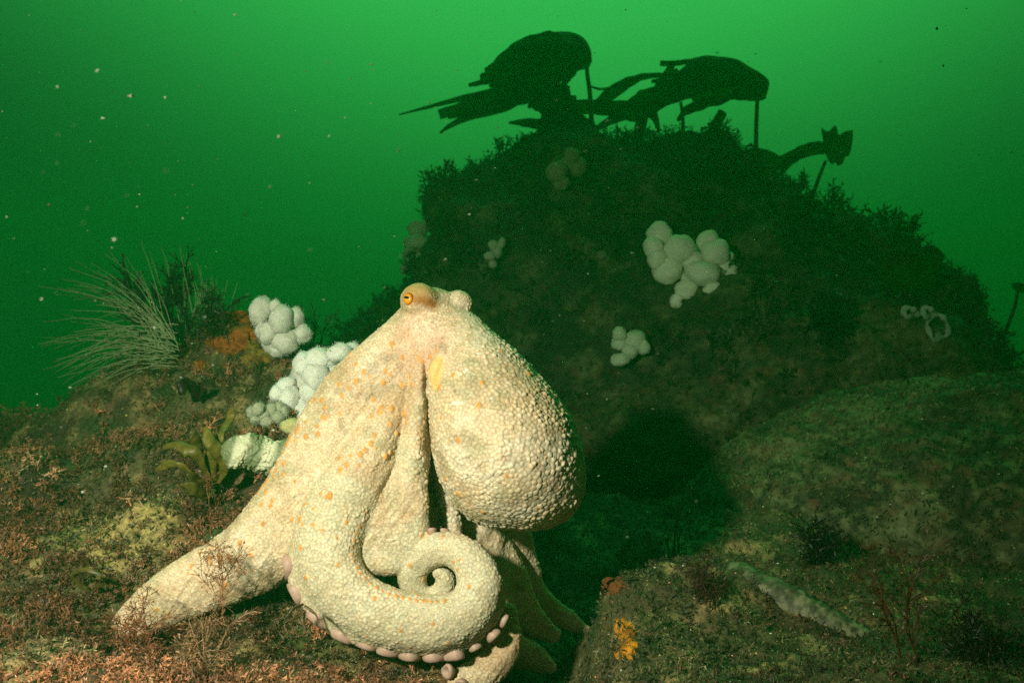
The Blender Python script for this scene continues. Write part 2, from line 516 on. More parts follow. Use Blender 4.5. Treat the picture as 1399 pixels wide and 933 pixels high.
# left arm with its web
armA = fo.tube(t4([(572, 455, 0, 40, 40), (545, 500, 4, 58, 42), (512, 552, 8, 74, 42), (478, 612, 14, 80, 40), (437, 668, 20, 70, 36), (393, 718, 26, 60, 33), (340, 763, 31, 50, 29), (280, 792, 36, 43, 25), (226, 819, 40, 36, 22), (186, 846, 40, 28, 18), (156, 874, 36, 19, 13), (126, 902, 30, 10, 8)]), 12, 3)
# web between the front arm and the middle ridge
fo.tube(t4([(565, 545, 22, 26, 22), (546, 620, 36, 42, 20), (522, 700, 54, 56, 18), (520, 770, 52, 62, 18)]), 9, 4)
# head
fo.tube(t4([(592, 424, 0, 34, 34), (590, 450, 6, 46, 44), (600, 485, 8, 55, 48)]), 12, 4)
# middle ridges
fo.tube(t4([(577, 505, 42, 12, 15), (567, 560, 48, 14, 15), (561, 620, 54, 18, 15), (560, 680, 60, 24, 16), (562, 745, 56, 26, 16)]), 7, 3)
fo.tube(t4([(592, 575, 2, 13, 14), (602, 630, 2, 12, 14), (612, 685, 2, 12, 14), (622, 738, 0, 12, 14), (632, 800, -10, 13, 14)]), 5, 3)
# rear arms on the shaded side
fo.tube(t4([(655, 650, -80, 36, 30), (688, 715, -105, 33, 28), (706, 765, -130, 28, 24), (722, 805, -145, 24, 22), (748, 832, -152, 19, 17), (778, 848, -156, 13, 12), (800, 862, -158, 8, 8), (822, 878, -158, 3.5, 3.5)]), 7, 3)
fo.tube(t4([(660, 730, -80, 30, 26), (686, 785, -88, 33, 26), (706, 828, -95, 29, 22), (730, 852, -100, 19, 16), (756, 866, -104, 9, 9)]), 5, 3)
fo.tube(t4([(660, 850, -60, 30, 24), (700, 886, -70, 24, 20), (728, 898, -78, 18, 16), (752, 912, -82, 9, 9)]), 4, 3)
# mantle
fo.tube(t4([(610, 444, 4, 34), (626, 472, 16, 46), (643, 508, 28, 62), (662, 548, 40, 78), (680, 588, 47, 91), (692, 616, 50, 98), (700, 632, 50, 96)]), 8, 5)
fo.ball((722, 648, 50), (75, 75, 75), 10)
fo.ball((752, 664, 40), (43, 48, 46), 14)
# arm that shows from behind the left web
armI = fo.tube(t4([(440, 600, -40, 26, 24), (395, 622, -46, 25, 24), (360, 622, -42, 24, 24), (333, 616, -36, 22, 23), (319, 618, -28, 19, 18)]), 6, 3)
# eyes
fo.ball((572, 411, 26), (25, 24, 25), 9)
fo.ball((625, 417, 0), (21, 20, 22), 5)
fo.ball((563, 412, 42), (12, 13, 11), 6)
# front arm curling into a spiral
armB = fo.tube(t4([(548, 520, 26, 24, 21.1), (526, 580, 38, 32, 28.2), (494, 645, 50, 41, 36.1), (462, 700, 60, 47, 31.0), (447, 752, 68, 45, 31.7), (461, 797, 76, 43, 30.4), (500, 830, 84, 41, 29.0), (550, 847, 90, 40, 28.4), (602, 850, 94, 38, 27.1), (640, 833, 94, 33, 23.8), (655, 800, 90, 31, 22.9), (643, 767, 82, 26, 19.2), (615, 750, 72, 23, 17.0), (585, 755, 62, 22, 16.3), (564, 778, 54, 20, 15), (567, 806, 48, 18, 14), (587, 818, 46, 16, 13), (605, 806, 48, 14, 12), (608, 790, 52, 12, 11), (600, 782, 54, 9, 9)]), 3.0, 2.5)
fo.tube(t4([(420, 705, 58, 9, 9), (409, 745, 62, 11, 9), (408, 790, 66, 12, 9), (430, 830, 70, 12, 9), (470, 860, 75, 12, 9), (520, 875, 79, 12, 9), (570, 882, 82, 12, 9), (620, 880, 82, 11, 9), (655, 862, 80, 10, 8), (680, 830, 78, 8, 7), (684, 795, 74, 7, 7)]), 10, 2.5)
# lower arm with suckers turned out
armH = fo.tube(t4([(690, 840, 22, 18, 18), (690, 885, 36, 21, 20), (668, 914, 46, 23, 21), (636, 934, 52, 22, 20), (598, 958, 50, 18, 17), (560, 975, 44, 10, 10)]), 4, 3)
# funnel and the slit of the mantle opening
fo.tube(t4([(581, 494, 64, 5, 14), (582, 518, 62, 5, 16), (584, 545, 56, 4, 12), (586, 580, 50, 4, 14)]), 5, 2, cut=True)
fo.tube(t4([(603, 486, 68, 6, 7), (597, 503, 72, 10, 9), (592, 522, 68, 8, 8), (588, 542, 60, 4, 6)]), 3, 2)

V0, Q0 = fo.nets()
OV, OQ, ON = subdiv(V0, Q0, 1)
del fo

# pebbled skin: blue-noise cell centres with a local size
def seg_dist(P, Q, every=3):
    kd = KDTree(len(Q[::every]))
    for i, q in enumerate(Q[::every]): kd.insert(q[:3], i)
    kd.balance()
    return np.array([kd.find(p)[2] for p in P])
front = np.ones(len(OV), bool)
mant_t = ((OV[:, 0] - 690) / 112) ** 2 + ((OV[:, 1] - 610) / 125) ** 2 + ((OV[:, 2] - 50) / 105) ** 2
is_m = smooth(-mant_t, -1.5, -1.12)
dB = seg_dist(OV, armB[len(armB) // 4:]); is_B = smooth(-dB, -60, -42)
rad = (4.5 + 2.4 * is_m + 1.3 * is_B * (1 - is_m)) * (1 + .22 * fbm(OV, 2, .05, 77)) * rng.uniform(.85, 1.2, len(OV))
coil = np.hypot(OV[:, 0] - 600, OV[:, 1] - 790) < 62
rad = np.where(coil & (OV[:, 0] < 625) & (dB < 40), 4.0, rad)
near_eye = np.linalg.norm(OV - (570, 410, 30), axis=1)
rad = np.where(near_eye < 32, 3.2, rad)
order = rng.permutation(len(OV))
grid = {}
cent, crad = [], []
CS = 10.0
keys = np.floor(OV / CS).astype(int)
OVl = OV.tolist(); kl = keys.tolist(); rl = (rad * .84).tolist()
for i in order.tolist():
    x, y, z = OVl[i]; r = rl[i]; kx, ky, kz = kl[i]; ok = True
    r2 = r * r
    for a in (kx - 1, kx, kx + 1):
        for b in (ky - 1, ky, ky + 1):
            for c in (kz - 1, kz, kz + 1):
                L = grid.get((a, b, c))
                if L:
                    for (px_, py_, pz_) in L:
                        if (x - px_) ** 2 + (y - py_) ** 2 + (z - pz_) ** 2 < r2:
                            ok = False; break
                if not ok: break
            if not ok: break
        if not ok: break
    if ok:
        grid.setdefault((kx, ky, kz), []).append((x, y, z)); cent.append((x, y, z)); crad.append(r)
kd = KDTree(len(cent))
for i, c in enumerate(cent): kd.insert(c, i)
kd.balance()
F1 = np.empty(len(OV)); F2 = np.empty(len(OV)); cid = np.empty(len(OV), int)
for i, p in enumerate(OVl):
    r = kd.find_n(p, 2)
    F1[i] = r[0][2]; F2[i] = r[1][2]; cid[i] = r[0][1]
crad = np.array(crad)
rr_ = crad[cid]
edge = np.clip((F2 - F1) / (rr_ * .75), 0, 1)
dome = np.sqrt(np.clip(1 - (1 - edge) ** 2, 0, 1))
cr1 = rng.random(len(cent))[cid]; cr2 = rng.random(len(cent))[cid]
flat_eye = smooth(near_eye, 14, 30)
# smooth skin at the sucker rim of the front arm (under side) and the iris patch
under = smooth(dB, 30, 44) * is_B * smooth(OV[:, 1], 800, 850) * 0
amp = rr_ * (.32 + .12 * is_m) * flat_eye * (.40 + 1.0 * cr1) * (.75 + .5 * smooth(fbm(OV, 2, .03, 79), -.3, .3))
disp = dome * amp + .9 * fbm(OV, 3, .06, 91)
u_ = (OV[:, 0] * .83 + OV[:, 1] * .55); v_ = (-OV[:, 0] * .55 + OV[:, 1] * .83)
wr_ = fbm(np.stack([u_ * .075, v_ * .010, OV[:, 2] * .02], 1), 3, 1.0, 93)
disp = disp + 3.6 * wr_ * (1 - is_m) * (1 - .8 * is_B) * smooth(OV[:, 1], 470, 520)
# colour
n1 = fbm(OV, 4, .016, 101); n2 = fbm(OV, 3, .045, 102); n3 = fbm(OV, 3, .02, 103)
c = np.tile(np.array([.61, .50, .335]), (len(OV), 1))
c = mix(c, (.66, .59, .44), smooth(n1, 0, .4))
c = mix(c, (.46, .31, .17), smooth(n3, -.05, .32) * .7 * (1 - .35 * is_m))
c = mix(c, (.36, .34, .19), smooth(fbm(OV, 3, .028, 108), .1, .4) * .55)
dh = np.linalg.norm(OV - (580, 470, 50), axis=1)
c = mix(c, (.62, .36, .235), smooth(-dh, -75, -15) * (.5 + .5 * smooth(n2, -.3, .3)) * .7)
c = mix(c, (.30, .24, .15), smooth(n2, .15, .4) * smooth(n1, -.3, .2) * .55 * (1 - is_B))
pale = is_B * (1 - is_m) * .65
c = mix(c, (.57, .55, .39), pale)
c = c * (0.86 + .24 * cr1)[:, None]
c = mix(c, c * np.array([1.05, .86, .70]), cr2 * .5)
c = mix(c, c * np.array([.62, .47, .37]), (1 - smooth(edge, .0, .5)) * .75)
# greenish grey crown of the back and right side
# brown eye stripe
stripe = np.exp(-((OV[:, 1] - (408 + .42 * np.maximum(OV[:, 0] - 575, 0) + 0 * OV[:, 0])) / 7.0) ** 2) * smooth(OV[:, 0], 545, 560) * smooth(-OV[:, 0], -604, -588) * smooth(OV[:, 2], 15, 30) * smooth(-OV[:, 1], -440, -430)
c = mix(c, (.32, .12, .022), np.clip(stripe * 1.3, 0, .95))
ring = np.exp(-((near_eye - 22) / 7) ** 2) * smooth(-OV[:, 1], -412, -398)
c = mix(c, (.42, .25, .085), np.clip(ring * .9, 0, .9))
# green cast of the groove line of tubercles and yellow funnel
fun = np.linalg.norm((OV - (597, 508, 74)) / np.array([11, 26, 14]), axis=1)
c = mix(c, (.66, .43, .14), smooth(-fun, -1.15, -.8) * .9)
disp = disp * np.where((OV[:, 0] < 410) & (OV[:, 2] < 0) & (OV[:, 1] < 665), 2.2, 1.0)
disp = disp * (1 - .85 * smooth(-fun, -1.2, -.8))
# orange papillae
tip = []
def addpap(mask, n, rmin, rmax):
    id_ = np.flatnonzero(mask)
    for i in rng.choice(id_, n, replace=False): tip.append((OV[i], rng.uniform(rmin, rmax)))
facing = ON[:, 2] > .15
dA = seg_dist(OV, armA)
addpap(facing & (dA < 80) & (OV[:, 1] > 470) & (OV[:, 1] < 720) & (is_m < .1), 110, 1.7, 3.3)
addpap(facing & (dA < 60) & (OV[:, 0] < 360), 22, 1.6, 2.6)
addpap(facing & (is_m > .8), 16, 2.2, 3.6)
addpap(facing & (is_B > .6) & (OV[:, 1] > 690), 42, 1.6, 2.7)
for qq in armB[len(armB) * 2 // 7: len(armB) * 5 // 8: 5]:          # the row along the inner edge
    t_ = np.array([qq[0] + .0, qq[1], qq[2]])
    cand = np.flatnonzero((np.abs(OV[:, 0] - qq[0]) < 60) & (np.abs(OV[:, 1] - qq[1]) < 60) & (is_m < .3))
    inner = np.array([590, 740, qq[2] + 20]) - t_; inner /= np.linalg.norm(inner)
    tgt = t_ + inner * qq[3] * .80 + np.array([0, 0, qq[4] * .6])
    if len(cand):
        i = cand[np.argmin(np.linalg.norm(OV[cand] - tgt, axis=1))]
        tip.append((OV[i], rng.uniform(1.8, 2.8)))
okd = KDTree(len(OV))
for i, p in enumerate(OVl): okd.insert(p, i)
okd.balance()
for p, r in tip:
    for (q, i, d) in okd.find_range(p, r * 1.9):
        dy = abs(q[1] - p[1]) * .68; dx = abs(q[0] - p[0]); dz = abs(q[2] - p[2])
        e = math.sqrt(dx * dx + dy * dy + dz * dz) / r
        if e < 1.25:
            wgt = max(0, 1 - (e / 1.25) ** 3)
            disp[i] = max(disp[i], disp[i] * (1 - wgt) + wgt * r * 1.0)
            c[i] = c[i] * (1 - wgt) + np.array([.64, .25, .035]) * wgt
# pale flecks and stripes on the arm behind the web
dI = seg_dist(OV, armI)
onI = (dI < 32) & (OV[:, 2] < 5) & (OV[:, 0] < 420)
band = .5 + .5 * np.sin(OV[:, 0] * .16 + OV[:, 1] * .05)
c = np.where(onI[:, None], mix((.15, .18, .085), (.50, .49, .32), smooth(band + .5 * n2, .2, .8)), c)
fleck = smooth(fbm(OV * np.array([1, 1.6, 1]), 2, .11, 120), .42, .58) * smooth(-np.hypot(OV[:, 0] - 640, OV[:, 1] - 520), -70, -30)
c = mix(c, (.82, .80, .72), fleck * .9 * (1 - edge * .4))
OD = OV + ON * disp[:, None]
OW = o2w(OD)
octo = empty("octopus", o2w(np.array([600, 905, 20.])))
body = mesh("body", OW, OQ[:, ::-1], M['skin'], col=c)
local(body, octo)
tag(octo, "large cream octopus with pebbled skin, bulging mantle and one arm coiled in front", "octopus")
OCT = BVHTree.FromPolygons(OW[::1].tolist(), OQ.tolist())

# eye
en = np.array([-.50, -.06, .86]); en /= np.linalg.norm(en)
def disc_cap(center, nrm, upv, rx, ry, bulge, rings=8, seg=28):
    s = np.cross(upv, nrm); s /= np.linalg.norm(s); u = np.cross(nrm, s)
    V = [center + nrm * bulge]; Qf = []
    for k in range(1, rings + 1):
        a = k / rings
        for j in range(seg):
            th = 2 * math.pi * j / seg
            V.append(center + s * rx * a * math.cos(th) + u * ry * a * math.sin(th) + nrm * bulge * math.sqrt(max(0, 1 - a * a)) )
    for j in range(seg): Qf.append([0, 1 + j, 1 + (j + 1) % seg])
    for k in range(rings - 1):
        for j in range(seg):
            a, b = 1 + k * seg + j, 1 + k * seg + (j + 1) % seg
            Qf.append([a, a + seg, b + seg, b])
    return np.array(V), Qf
ec = np.array([562.5, 409.0, 43.0]) + en * 9.0
V, Qf = disc_cap(ec, en, np.array([.12, -1, 0]), 6.8, 9.0, 4.4)
rd = np.linalg.norm(V - (ec + en * 2.5), axis=1)
ecol = mix((.62, .22, .012), (.30, .08, .006), smooth(rd, 5.5, 8)); ecol = mix(ecol, (.66, .30, .03), smooth(-rd, -4.2, -3))
eye = mesh("eye", o2w(V), Qf, M['iris'], col=ecol); local(eye, octo)
V, Qf = disc_cap(ec + en * 2.4 + np.array([-.6, -1.6, 0]), en, np.array([.15, -1, 0]), 5.0, 2.5, 2.4, 5, 20)
pup = mesh("pupil", o2w(V), Qf, M['pupil'])
pup.parent = eye
pup.matrix_parent_inverse = Matrix.Identity(4)
eye["label"] = "orange eye with a dark bar-shaped pupil"

# suckers along the under edge of the front arm
def sucker(c, axis, r):
    axis = np.array(axis, float); axis /= np.linalg.norm(axis)
    s = np.cross(axis, (0.1, .2, 1)); s /= np.linalg.norm(s); u = np.cross(axis, s)
    prof = [(.50, -.75), (.72, -.45), (.95, -.05), (1.0, .25), (.93, .48), (.74, .55), (.55, .45), (.35, .18), (.12, .08), (.0, .08)]
    seg = 16
    V = []
    for (pr, ph) in prof:
        for j in range(seg):
            th = 2 * math.pi * j / seg
            wob = 1 + .06 * math.sin(3 * th + c[0])
            V.append(np.array(c) + r * (ph * .9 * axis + pr * wob * (math.cos(th) * s + math.sin(th) * u)))
    Qf = []
    for k in range(len(prof) - 1):
        for j in range(seg):
            a, b = k * seg + j, k * seg + (j + 1) % seg
            Qf.append([a, b, b + seg, a + seg])
    o = mesh("sucker", o2w(np.array(V)), Qf, M['sucker'])
    local(o, octo)
SK = [(405, 772, 56, (-1, .15, -.1), 13), (413, 806, 60, (-.9, .5, -.1), 13.5), (440, 838, 64, (-.7, .8, -.15), 14), (471, 860, 68, (-.45, 1, -.2), 14), (503, 872, 71, (-.3, 1, -.2), 13), (531, 881, 73, (-.2, 1, -.25), 13),
      (560, 888, 75, (-.1, 1, -.25), 13), (592, 890, 77, (0, 1, -.25), 12.5), (620, 889, 78, (.15, 1, -.2), 12), (647, 880, 78, (.45, 1, -.1), 8.0), (671, 865, 76, (.75, .8, 0), 10.5), (685, 846, 72, (1, .5, .0), 8.5),
      (616, 916, 66, (-.75, .1, .6), 10), (632, 931, 70, (-.3, .7, .6), 9),
      (590, 727, 58, (-.1, -1, -.2), 6.5), (607, 727, 62, (.1, -1, -.1), 6), (625, 731, 66, (.3, -1, -.1), 5.5), (640, 739, 70, (.5, -1, -.1), 5), (594, 779, 44, (-.5, -.6, .7), 4.2), (602, 777, 45, (.1, -.7, .7), 4.2), (610, 783, 44, (.7, -.4, .6), 4.0)]
for k_, s_ in enumerate(SK):
    ax_ = np.array(s_[3], float); ax_ /= np.linalg.norm(ax_)
    push = float(np.interp(k_, [0, 5, 11], [8, 5, 3])) if k_ < 12 else (4 if k_ < 14 else 2)
    sucker(np.array(s_[:3]) + ax_ * push + np.array([0, 0, 3 if k_ < 12 else 4]), s_[3], s_[4] * (float(np.interp(k_, [0, 4, 11], [1.42, 1.30, 1.12])) * rng.uniform(.9, 1.08) if k_ < 12 else 1.1))

# far arm that comes out beyond the ledge on the right
P = np.array([(985, 782, 1.16), (1010, 795, 1.12), (1050, 812, 1.09), (1100, 838, 1.07), (1150, 862, 1.05), (1185, 876, 1.04), (1203, 892, 1.03)])
Cw = np.array([at(*p) for p in P])
Cs = spline(Cw, 130); Rs = np.interp(np.linspace(0, 1, 130), [0, .15, .5, .8, 1], [.010, .022, .022, .013, .002])
V, Q = tube_geo(Cs, Rs, 44)
cx = np.repeat(Cs, 44, 0); nrm = V - cx; nl = np.linalg.norm(nrm, axis=1)[:, None] + 1e-9; nrm = nrm / nl
pb = np.abs(fbm(V, 1, 230, 5))
V = V + nrm * (.0035 * pb + .004 * fbm(V, 2, 28, 6))[:, None]
farc = mix((.20, .19, .10), (.055, .06, .028), smooth(fbm(V, 3, 120, 9), -.3, .3))
farm = mesh("arm", V, Q, M['skin'], col=farc); local(farm, octo)
farm["label"] = "tapering pale green arm lying on the turf at lower right"

# ------------------------------------------------------------------ dead man's fingers
def lobe_geo(c, rx, ry, rz, tilt=0, seed=0, rings=14, seg=20):
    V = []
    for k in range(rings + 1):
        ph = math.pi * k / rings
        for j in range(seg):
            th = 2 * math.pi * j / seg
            V.append((math.sin(ph) * math.cos(th), math.sin(ph) * math.sin(th), math.cos(ph)))
    V = np.array(V)
    n = fbm(V + seed * 3.1, 2, 1.6, seed) * .20 + fbm(V + seed * 5.7, 2, 6, seed) * .035
    W = V * (1 + n[:, None]) * np.array([rx, ry, rz])
    ca, sa = math.cos(tilt), math.sin(tilt)
    W = np.stack([W[:, 0] * ca - W[:, 2] * sa, W[:, 1], W[:, 0] * sa + W[:, 2] * ca], 1)
    Q = []
    for k in range(rings):
        for j in range(seg):
            a, b = k * seg + j, k * seg + (j + 1) % seg
            Q.append((a, a + seg, b + seg, b))
    return W + c, np.array(Q)

def soft_coral(name, label, Y, lobes, group="pale soft corals", tint=(.84, .80, .66), cat="soft coral", setback=.6):
    """lobes: (px, py, r[, ry, tilt])"""
    m = 1 / F * Y
    cx = np.mean([l[0] for l in lobes]); by = max(l[1] for l in lobes)
    root = empty(name, at(cx, by, Y + .01))
    for k, l in enumerate(lobes):
        r = l[2]; ry = l[3] if len(l) > 3 else r; tl = l[4] if len(l) > 4 else rng.uniform(-.3, .3)
        c0 = at(l[0], l[1], Y + rng.uniform(-.45, .45) * r * m * 2)
        V, Q = lobe_geo(c0, r * m * 1.2, (r + ry) / 2 * m * 1.3, ry * m * 1.2, tl, seed=int(l[0] * 7 + l[1]))
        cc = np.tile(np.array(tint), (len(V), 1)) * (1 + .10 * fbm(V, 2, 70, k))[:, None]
        o = mesh("lobe", V, Q, M['coral'], col=cc); local(o, root)
        if Y < 1.7:
            Nn = V - c0; Nn /= np.linalg.norm(Nn, axis=1)[:, None] + 1e-9
            pick = rng.integers(0, len(V), 420); base = V[pick] + rng.normal(0, .0012, (420, 3)); nd = Nn[pick] + rng.normal(0, .35, (420, 3))
            sd_ = np.cross(nd, rng.normal(0, 1, (420, 3))); sd_ /= np.linalg.norm(sd_, axis=1)[:, None] + 1e-9
            Vt = np.stack([base - sd_ * .0004, base + sd_ * .0004, base + nd * rng.uniform(.0007, .0017, (420, 1))], 1).reshape(-1, 3)
            po = mesh("polyps", Vt, np.arange(1260).reshape(-1, 3), M['coral'], col=np.tile(np.array(tint), (1260, 1)), smooth_shade=False)
            po.parent = o; tag(po, kind='stuff')
    # trunk that anchors the lobes to the rock
    xs = [l[0] for l in lobes]; ys = [l[1] for l in lobes]
    wd = (max(xs) - min(xs)) * .30 + lobes[0][2] * .3; ht = (max(ys) - min(ys)) * .28 + lobes[0][2] * .3
    V, Q = lobe_geo(at(cx, np.mean(ys), Y + wd * m * 1.25), wd * m, wd * m * 1.2, ht * m, 0, 3)
    cc = np.tile(np.array(tint) * .8, (len(V), 1))
    o = mesh("trunk", V, Q, M['coral'], col=cc); local(o, root)
    tag(root, label, cat, group)
    return root

Yc1 = min(hit(380, 478)[0][1], 1.50) - .06
soft_coral("soft_coral", "white soft coral with rounded fingers beside the orange crusted mound", Yc1,
    [(356, 424, 13, 16), (377, 420, 8, 8), (384, 437, 14, 17), (404, 433, 10, 11), (414, 456, 10, 11), (358, 452, 8, 9), (390, 467, 16, 14), (374, 466, 14, 14), (366, 455, 11, 12), (381, 478, 11, 8), (403, 462, 10, 10), (351, 436, 6, 8)])
soft_coral("soft_coral", "bright white soft coral showing behind the octopus's left web", 1.30,
    [(417, 499, 13, 15), (434, 490, 15, 13), (446, 492, 14, 14), (464, 483, 15, 11), (480, 482, 12, 12), (432, 516, 15, 18, .3), (426, 536, 14, 14), (395, 546, 12, 16, -.2), (410, 555, 15, 16), (389, 527, 14, 9, .5), (379, 537, 9, 11), (440, 540, 14, 16), (420, 565, 12, 12), (455, 515, 14, 16)], tint=(.92, .89, .76))
soft_coral("soft_coral", "single small yellowish bud of soft coral at the octopus's left edge", 1.22,
    [(398, 582, 12, 9, .1), (408, 588, 10, 9)], tint=(.66, .60, .26))
soft_coral("soft_coral", "small pale green bumpy soft coral between the white coral and the striped arm", 1.26,
    [(345, 563, 7, 7), (353, 559, 7, 8), (350, 571, 8, 7), (361, 568, 8, 7), (372, 559, 6, 8), (381, 557, 7, 7), (366, 577, 9, 7), (380, 570, 8, 8), (388, 563, 7, 8)], tint=(.46, .47, .32))
def Yp(px, py, off=.07): return hit(px, py)[0][1] - off
soft_coral("soft_coral", "largest soft coral on the dark rock pinnacle, many pale green fingers", Yp(945, 370, .10),
    [(901, 320, 15), (893, 338, 12), (897, 353, 11, 13), (929, 340, 19, 16), (913, 369, 19, 16, .4), (968, 332, 14), (977, 346, 17, 16), (946, 357, 14, 12), (960, 373, 20, 14), (994, 373, 14, 13), (996, 351, 6), (987, 340, 8), (938, 396, 14, 13), (958, 407, 13, 10, .5), (972, 396, 13, 9, .7), (924, 411, 8, 9), (988, 362, 9), (945, 380, 14)], tint=(.84, .88, .60))
soft_coral("soft_coral", "blurred green soft coral low on the pinnacle, right of the mantle", Yp(858, 472),
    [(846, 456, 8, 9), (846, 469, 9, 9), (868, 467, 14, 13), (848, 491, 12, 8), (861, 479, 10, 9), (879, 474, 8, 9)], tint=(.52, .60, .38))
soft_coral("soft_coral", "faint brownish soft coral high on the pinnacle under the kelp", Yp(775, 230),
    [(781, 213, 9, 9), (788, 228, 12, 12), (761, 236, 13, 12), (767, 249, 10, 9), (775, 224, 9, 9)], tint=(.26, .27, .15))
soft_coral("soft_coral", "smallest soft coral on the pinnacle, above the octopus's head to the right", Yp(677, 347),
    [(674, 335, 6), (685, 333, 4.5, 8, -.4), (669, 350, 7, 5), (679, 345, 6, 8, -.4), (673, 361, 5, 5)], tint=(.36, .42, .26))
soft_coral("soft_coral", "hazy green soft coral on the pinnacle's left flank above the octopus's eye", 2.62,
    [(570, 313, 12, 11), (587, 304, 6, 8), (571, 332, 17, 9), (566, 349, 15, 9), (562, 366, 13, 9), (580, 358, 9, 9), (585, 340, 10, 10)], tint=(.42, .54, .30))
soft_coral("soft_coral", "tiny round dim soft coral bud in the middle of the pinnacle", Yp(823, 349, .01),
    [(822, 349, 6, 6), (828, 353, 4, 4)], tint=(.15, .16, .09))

# pale ring-shaped growths at the right end of the pinnacle
Yr = Yp(1255, 430, .04) if hit(1255, 430)[0][1] < 4 else 2.55
for (cx_, cy_, ra_, rb_, lab) in [(1243, 427, 10, 6, "pale flat ring growth, leftmost of three on the pinnacle's right end"), (1268, 427, 8, 6, "small pale ring growth in the middle of the three on the pinnacle's right end"), (1281, 447, 14, 17, "largest pale ring growth on the pinnacle's right end")]:
    th = np.linspace(0, 2 * math.pi, 40)
    Cc = np.array([at(cx_ + ra_ * math.cos(t) + 1.5 * math.sin(3 * t), cy_ + rb_ * math.sin(t) + 1.2 * math.sin(4 * t), Yr + .01 * math.sin(2 * t)) for t in th])
    V, Q = tube_geo(Cc, .0055 + .0018 * np.sin(th * 5), 8)
    root = empty("ring_growth", at(cx_, cy_ + rb_, Yr)); o = mesh("ribbon", V, Q, M['ring']); local(o, root)
    V2, Q2 = tube_geo(np.array([at(cx_ - ra_ * .3, cy_ + rb_ * .3, Yr + .005), at(cx_, cy_ + rb_ * .8, Yr + .02), at(cx_, cy_ + rb_, Yr + .06)]), np.array([.008, .012, .014]), 8)
    o = mesh("foot", V2, Q2, M['ring']); local(o, root)
    tag(root, lab, "growth", "pale ring growths")

# ------------------------------------------------------------------ kelp on the crest
def strap(pts, Yk, wid, name, parent, twist=.4, thick=.0025, n=36, mat='kelp', ruffle=.15):
    P = spline([at(p[0], p[1], Yk + (p[2] if len(p) > 2 else 0)) for p in pts], n)
    W = np.interp(np.linspace(0, 1, n), np.linspace(0, 1, len(wid)), wid) / F * Yk
    T = np.gradient(P, axis=0); T /= np.linalg.norm(T, axis=1)[:, None]
    S = np.cross(T, (0, 1, 0)); S /= np.linalg.norm(S, axis=1)[:, None] + 1e-9
    t = np.linspace(0, 1, n)
    ang = twist * np.sin(t * 5 + pts[0][0])
    S = S * np.cos(ang)[:, None] + np.array([0, 1, 0]) * np.sin(ang)[:, None]
    Nn = np.cross(T, S)
    m = 7
    V = []
    for i in range(n):
        for j in range(m):
            u = j / (m - 1) * 2 - 1
            V.append(P[i] + S[i] * W[i] * u + Nn[i] * W[i] * (ruffle * math.sin(i * .9 + u * 2.5 + pts[0][1]) - .35 * u * u))
    Q = [(i * m + j, i * m + j + 1, (i + 1) * m + j + 1, (i + 1) * m + j) for i in range(n - 1) for j in range(m - 1)]
    o = mesh(name, V, np.array(Q), M[mat])
    sm = o.modifiers.new("thick", 'SOLIDIFY'); sm.thickness = thick; sm.offset = 0
    if parent is not None: local(o, parent)
    return o

def bladesheet(top, bot, Yk, bulge, parent, n=30, m=16, name="blade"):
    A = spline([(*p, 0) for p in top], n)[:, :2]; Bb = spline([(*p, 0) for p in bot], n)[:, :2]
    V = []
    for i in range(n):
        u = i / (n - 1)
        for j in range(m):
            v = j / (m - 1)
            vv = v * (1 - .22 * max(0, math.sin(u * 23 + A[0][0])) * u) ; p = A[i] * (1 - vv) + Bb[i] * vv
            dep = -bulge * math.sin(math.pi * v) * (.35 + .65 * math.sin(math.pi * min(1, u * .9 + .1))) + .012 * math.sin(u * 9 + v * 4) + .10 * (v - .5)
            V.append(at(p[0], p[1], Yk + dep))
    Q = [(i * m + j, i * m + j + 1, (i + 1) * m + j + 1, (i + 1) * m + j) for i in range(n - 1) for j in range(m - 1)]
    o = mesh(name, V, np.array(Q), M['kelp'])
    sm = o.modifiers.new("thick", 'SOLIDIFY'); sm.thickness = .004; sm.offset = 0
    local(o, parent)
    return o

def stipe(pts, Yk, r0, r1, parent):
    Cc = spline([at(p[0], p[1], Yk + (p[2] if len(p) > 2 else 0)) for p in pts], 20)
    V, Q = tube_geo(Cc, np.linspace(r0, r1, 20) / F * Yk, 8)
    o = mesh("stipe", V, Q, M['stipe']); local(o, parent)

YK = 2.72
k1 = empty("kelp", at(808, 200, YK)); tag(k1, "kelp with the largest domed blade, straps streaming left, on a thin bent stipe", "kelp", "kelp on the pinnacle")
stipe([(809, 200), (808, 165), (806, 130), (802, 98), (803, 84)], YK, 4, 2.5, k1)
bladesheet([(808, 84), (806, 68), (797, 53), (780, 45), (755, 45), (730, 49), (708, 58), (692, 68), (678, 80), (674, 92), (672, 102)], [(806, 90), (800, 94), (790, 98), (780, 103), (768, 110), (755, 117), (742, 122), (728, 126), (712, 130), (696, 130), (682, 124)], YK, .12, k1)
strap([(745, 105), (705, 120), (665, 135), (630, 148), (600, 157)], YK, [26, 19, 14, 9, 7, 6.5], "strap", k1)
strap([(720, 108), (690, 122), (650, 130), (610, 140), (580, 148), (545, 157)], YK, [10, 8, 5, 3, 2, .6], "strap", k1)
strap([(700, 95), (680, 104), (660, 112), (640, 117)], YK, [14, 10, 4, 2], "strap", k1)
strap([(690, 104), (668, 106), (656, 106)], YK, [7, 7, 6], "strap", k1)
strap([(715, 128), (680, 145), (640, 160), (615, 172), (601, 182)], YK, [12, 10, 5, 3, 1], "strap", k1)
strap([(720, 125), (690, 140), (655, 152), (625, 158), (612, 162)], YK, [12, 9, 5, 3, 1], "strap", k1)
strap([(785, 98), (775, 108), (768, 118)], YK - .03, [4, 5, 3], "strap", k1)

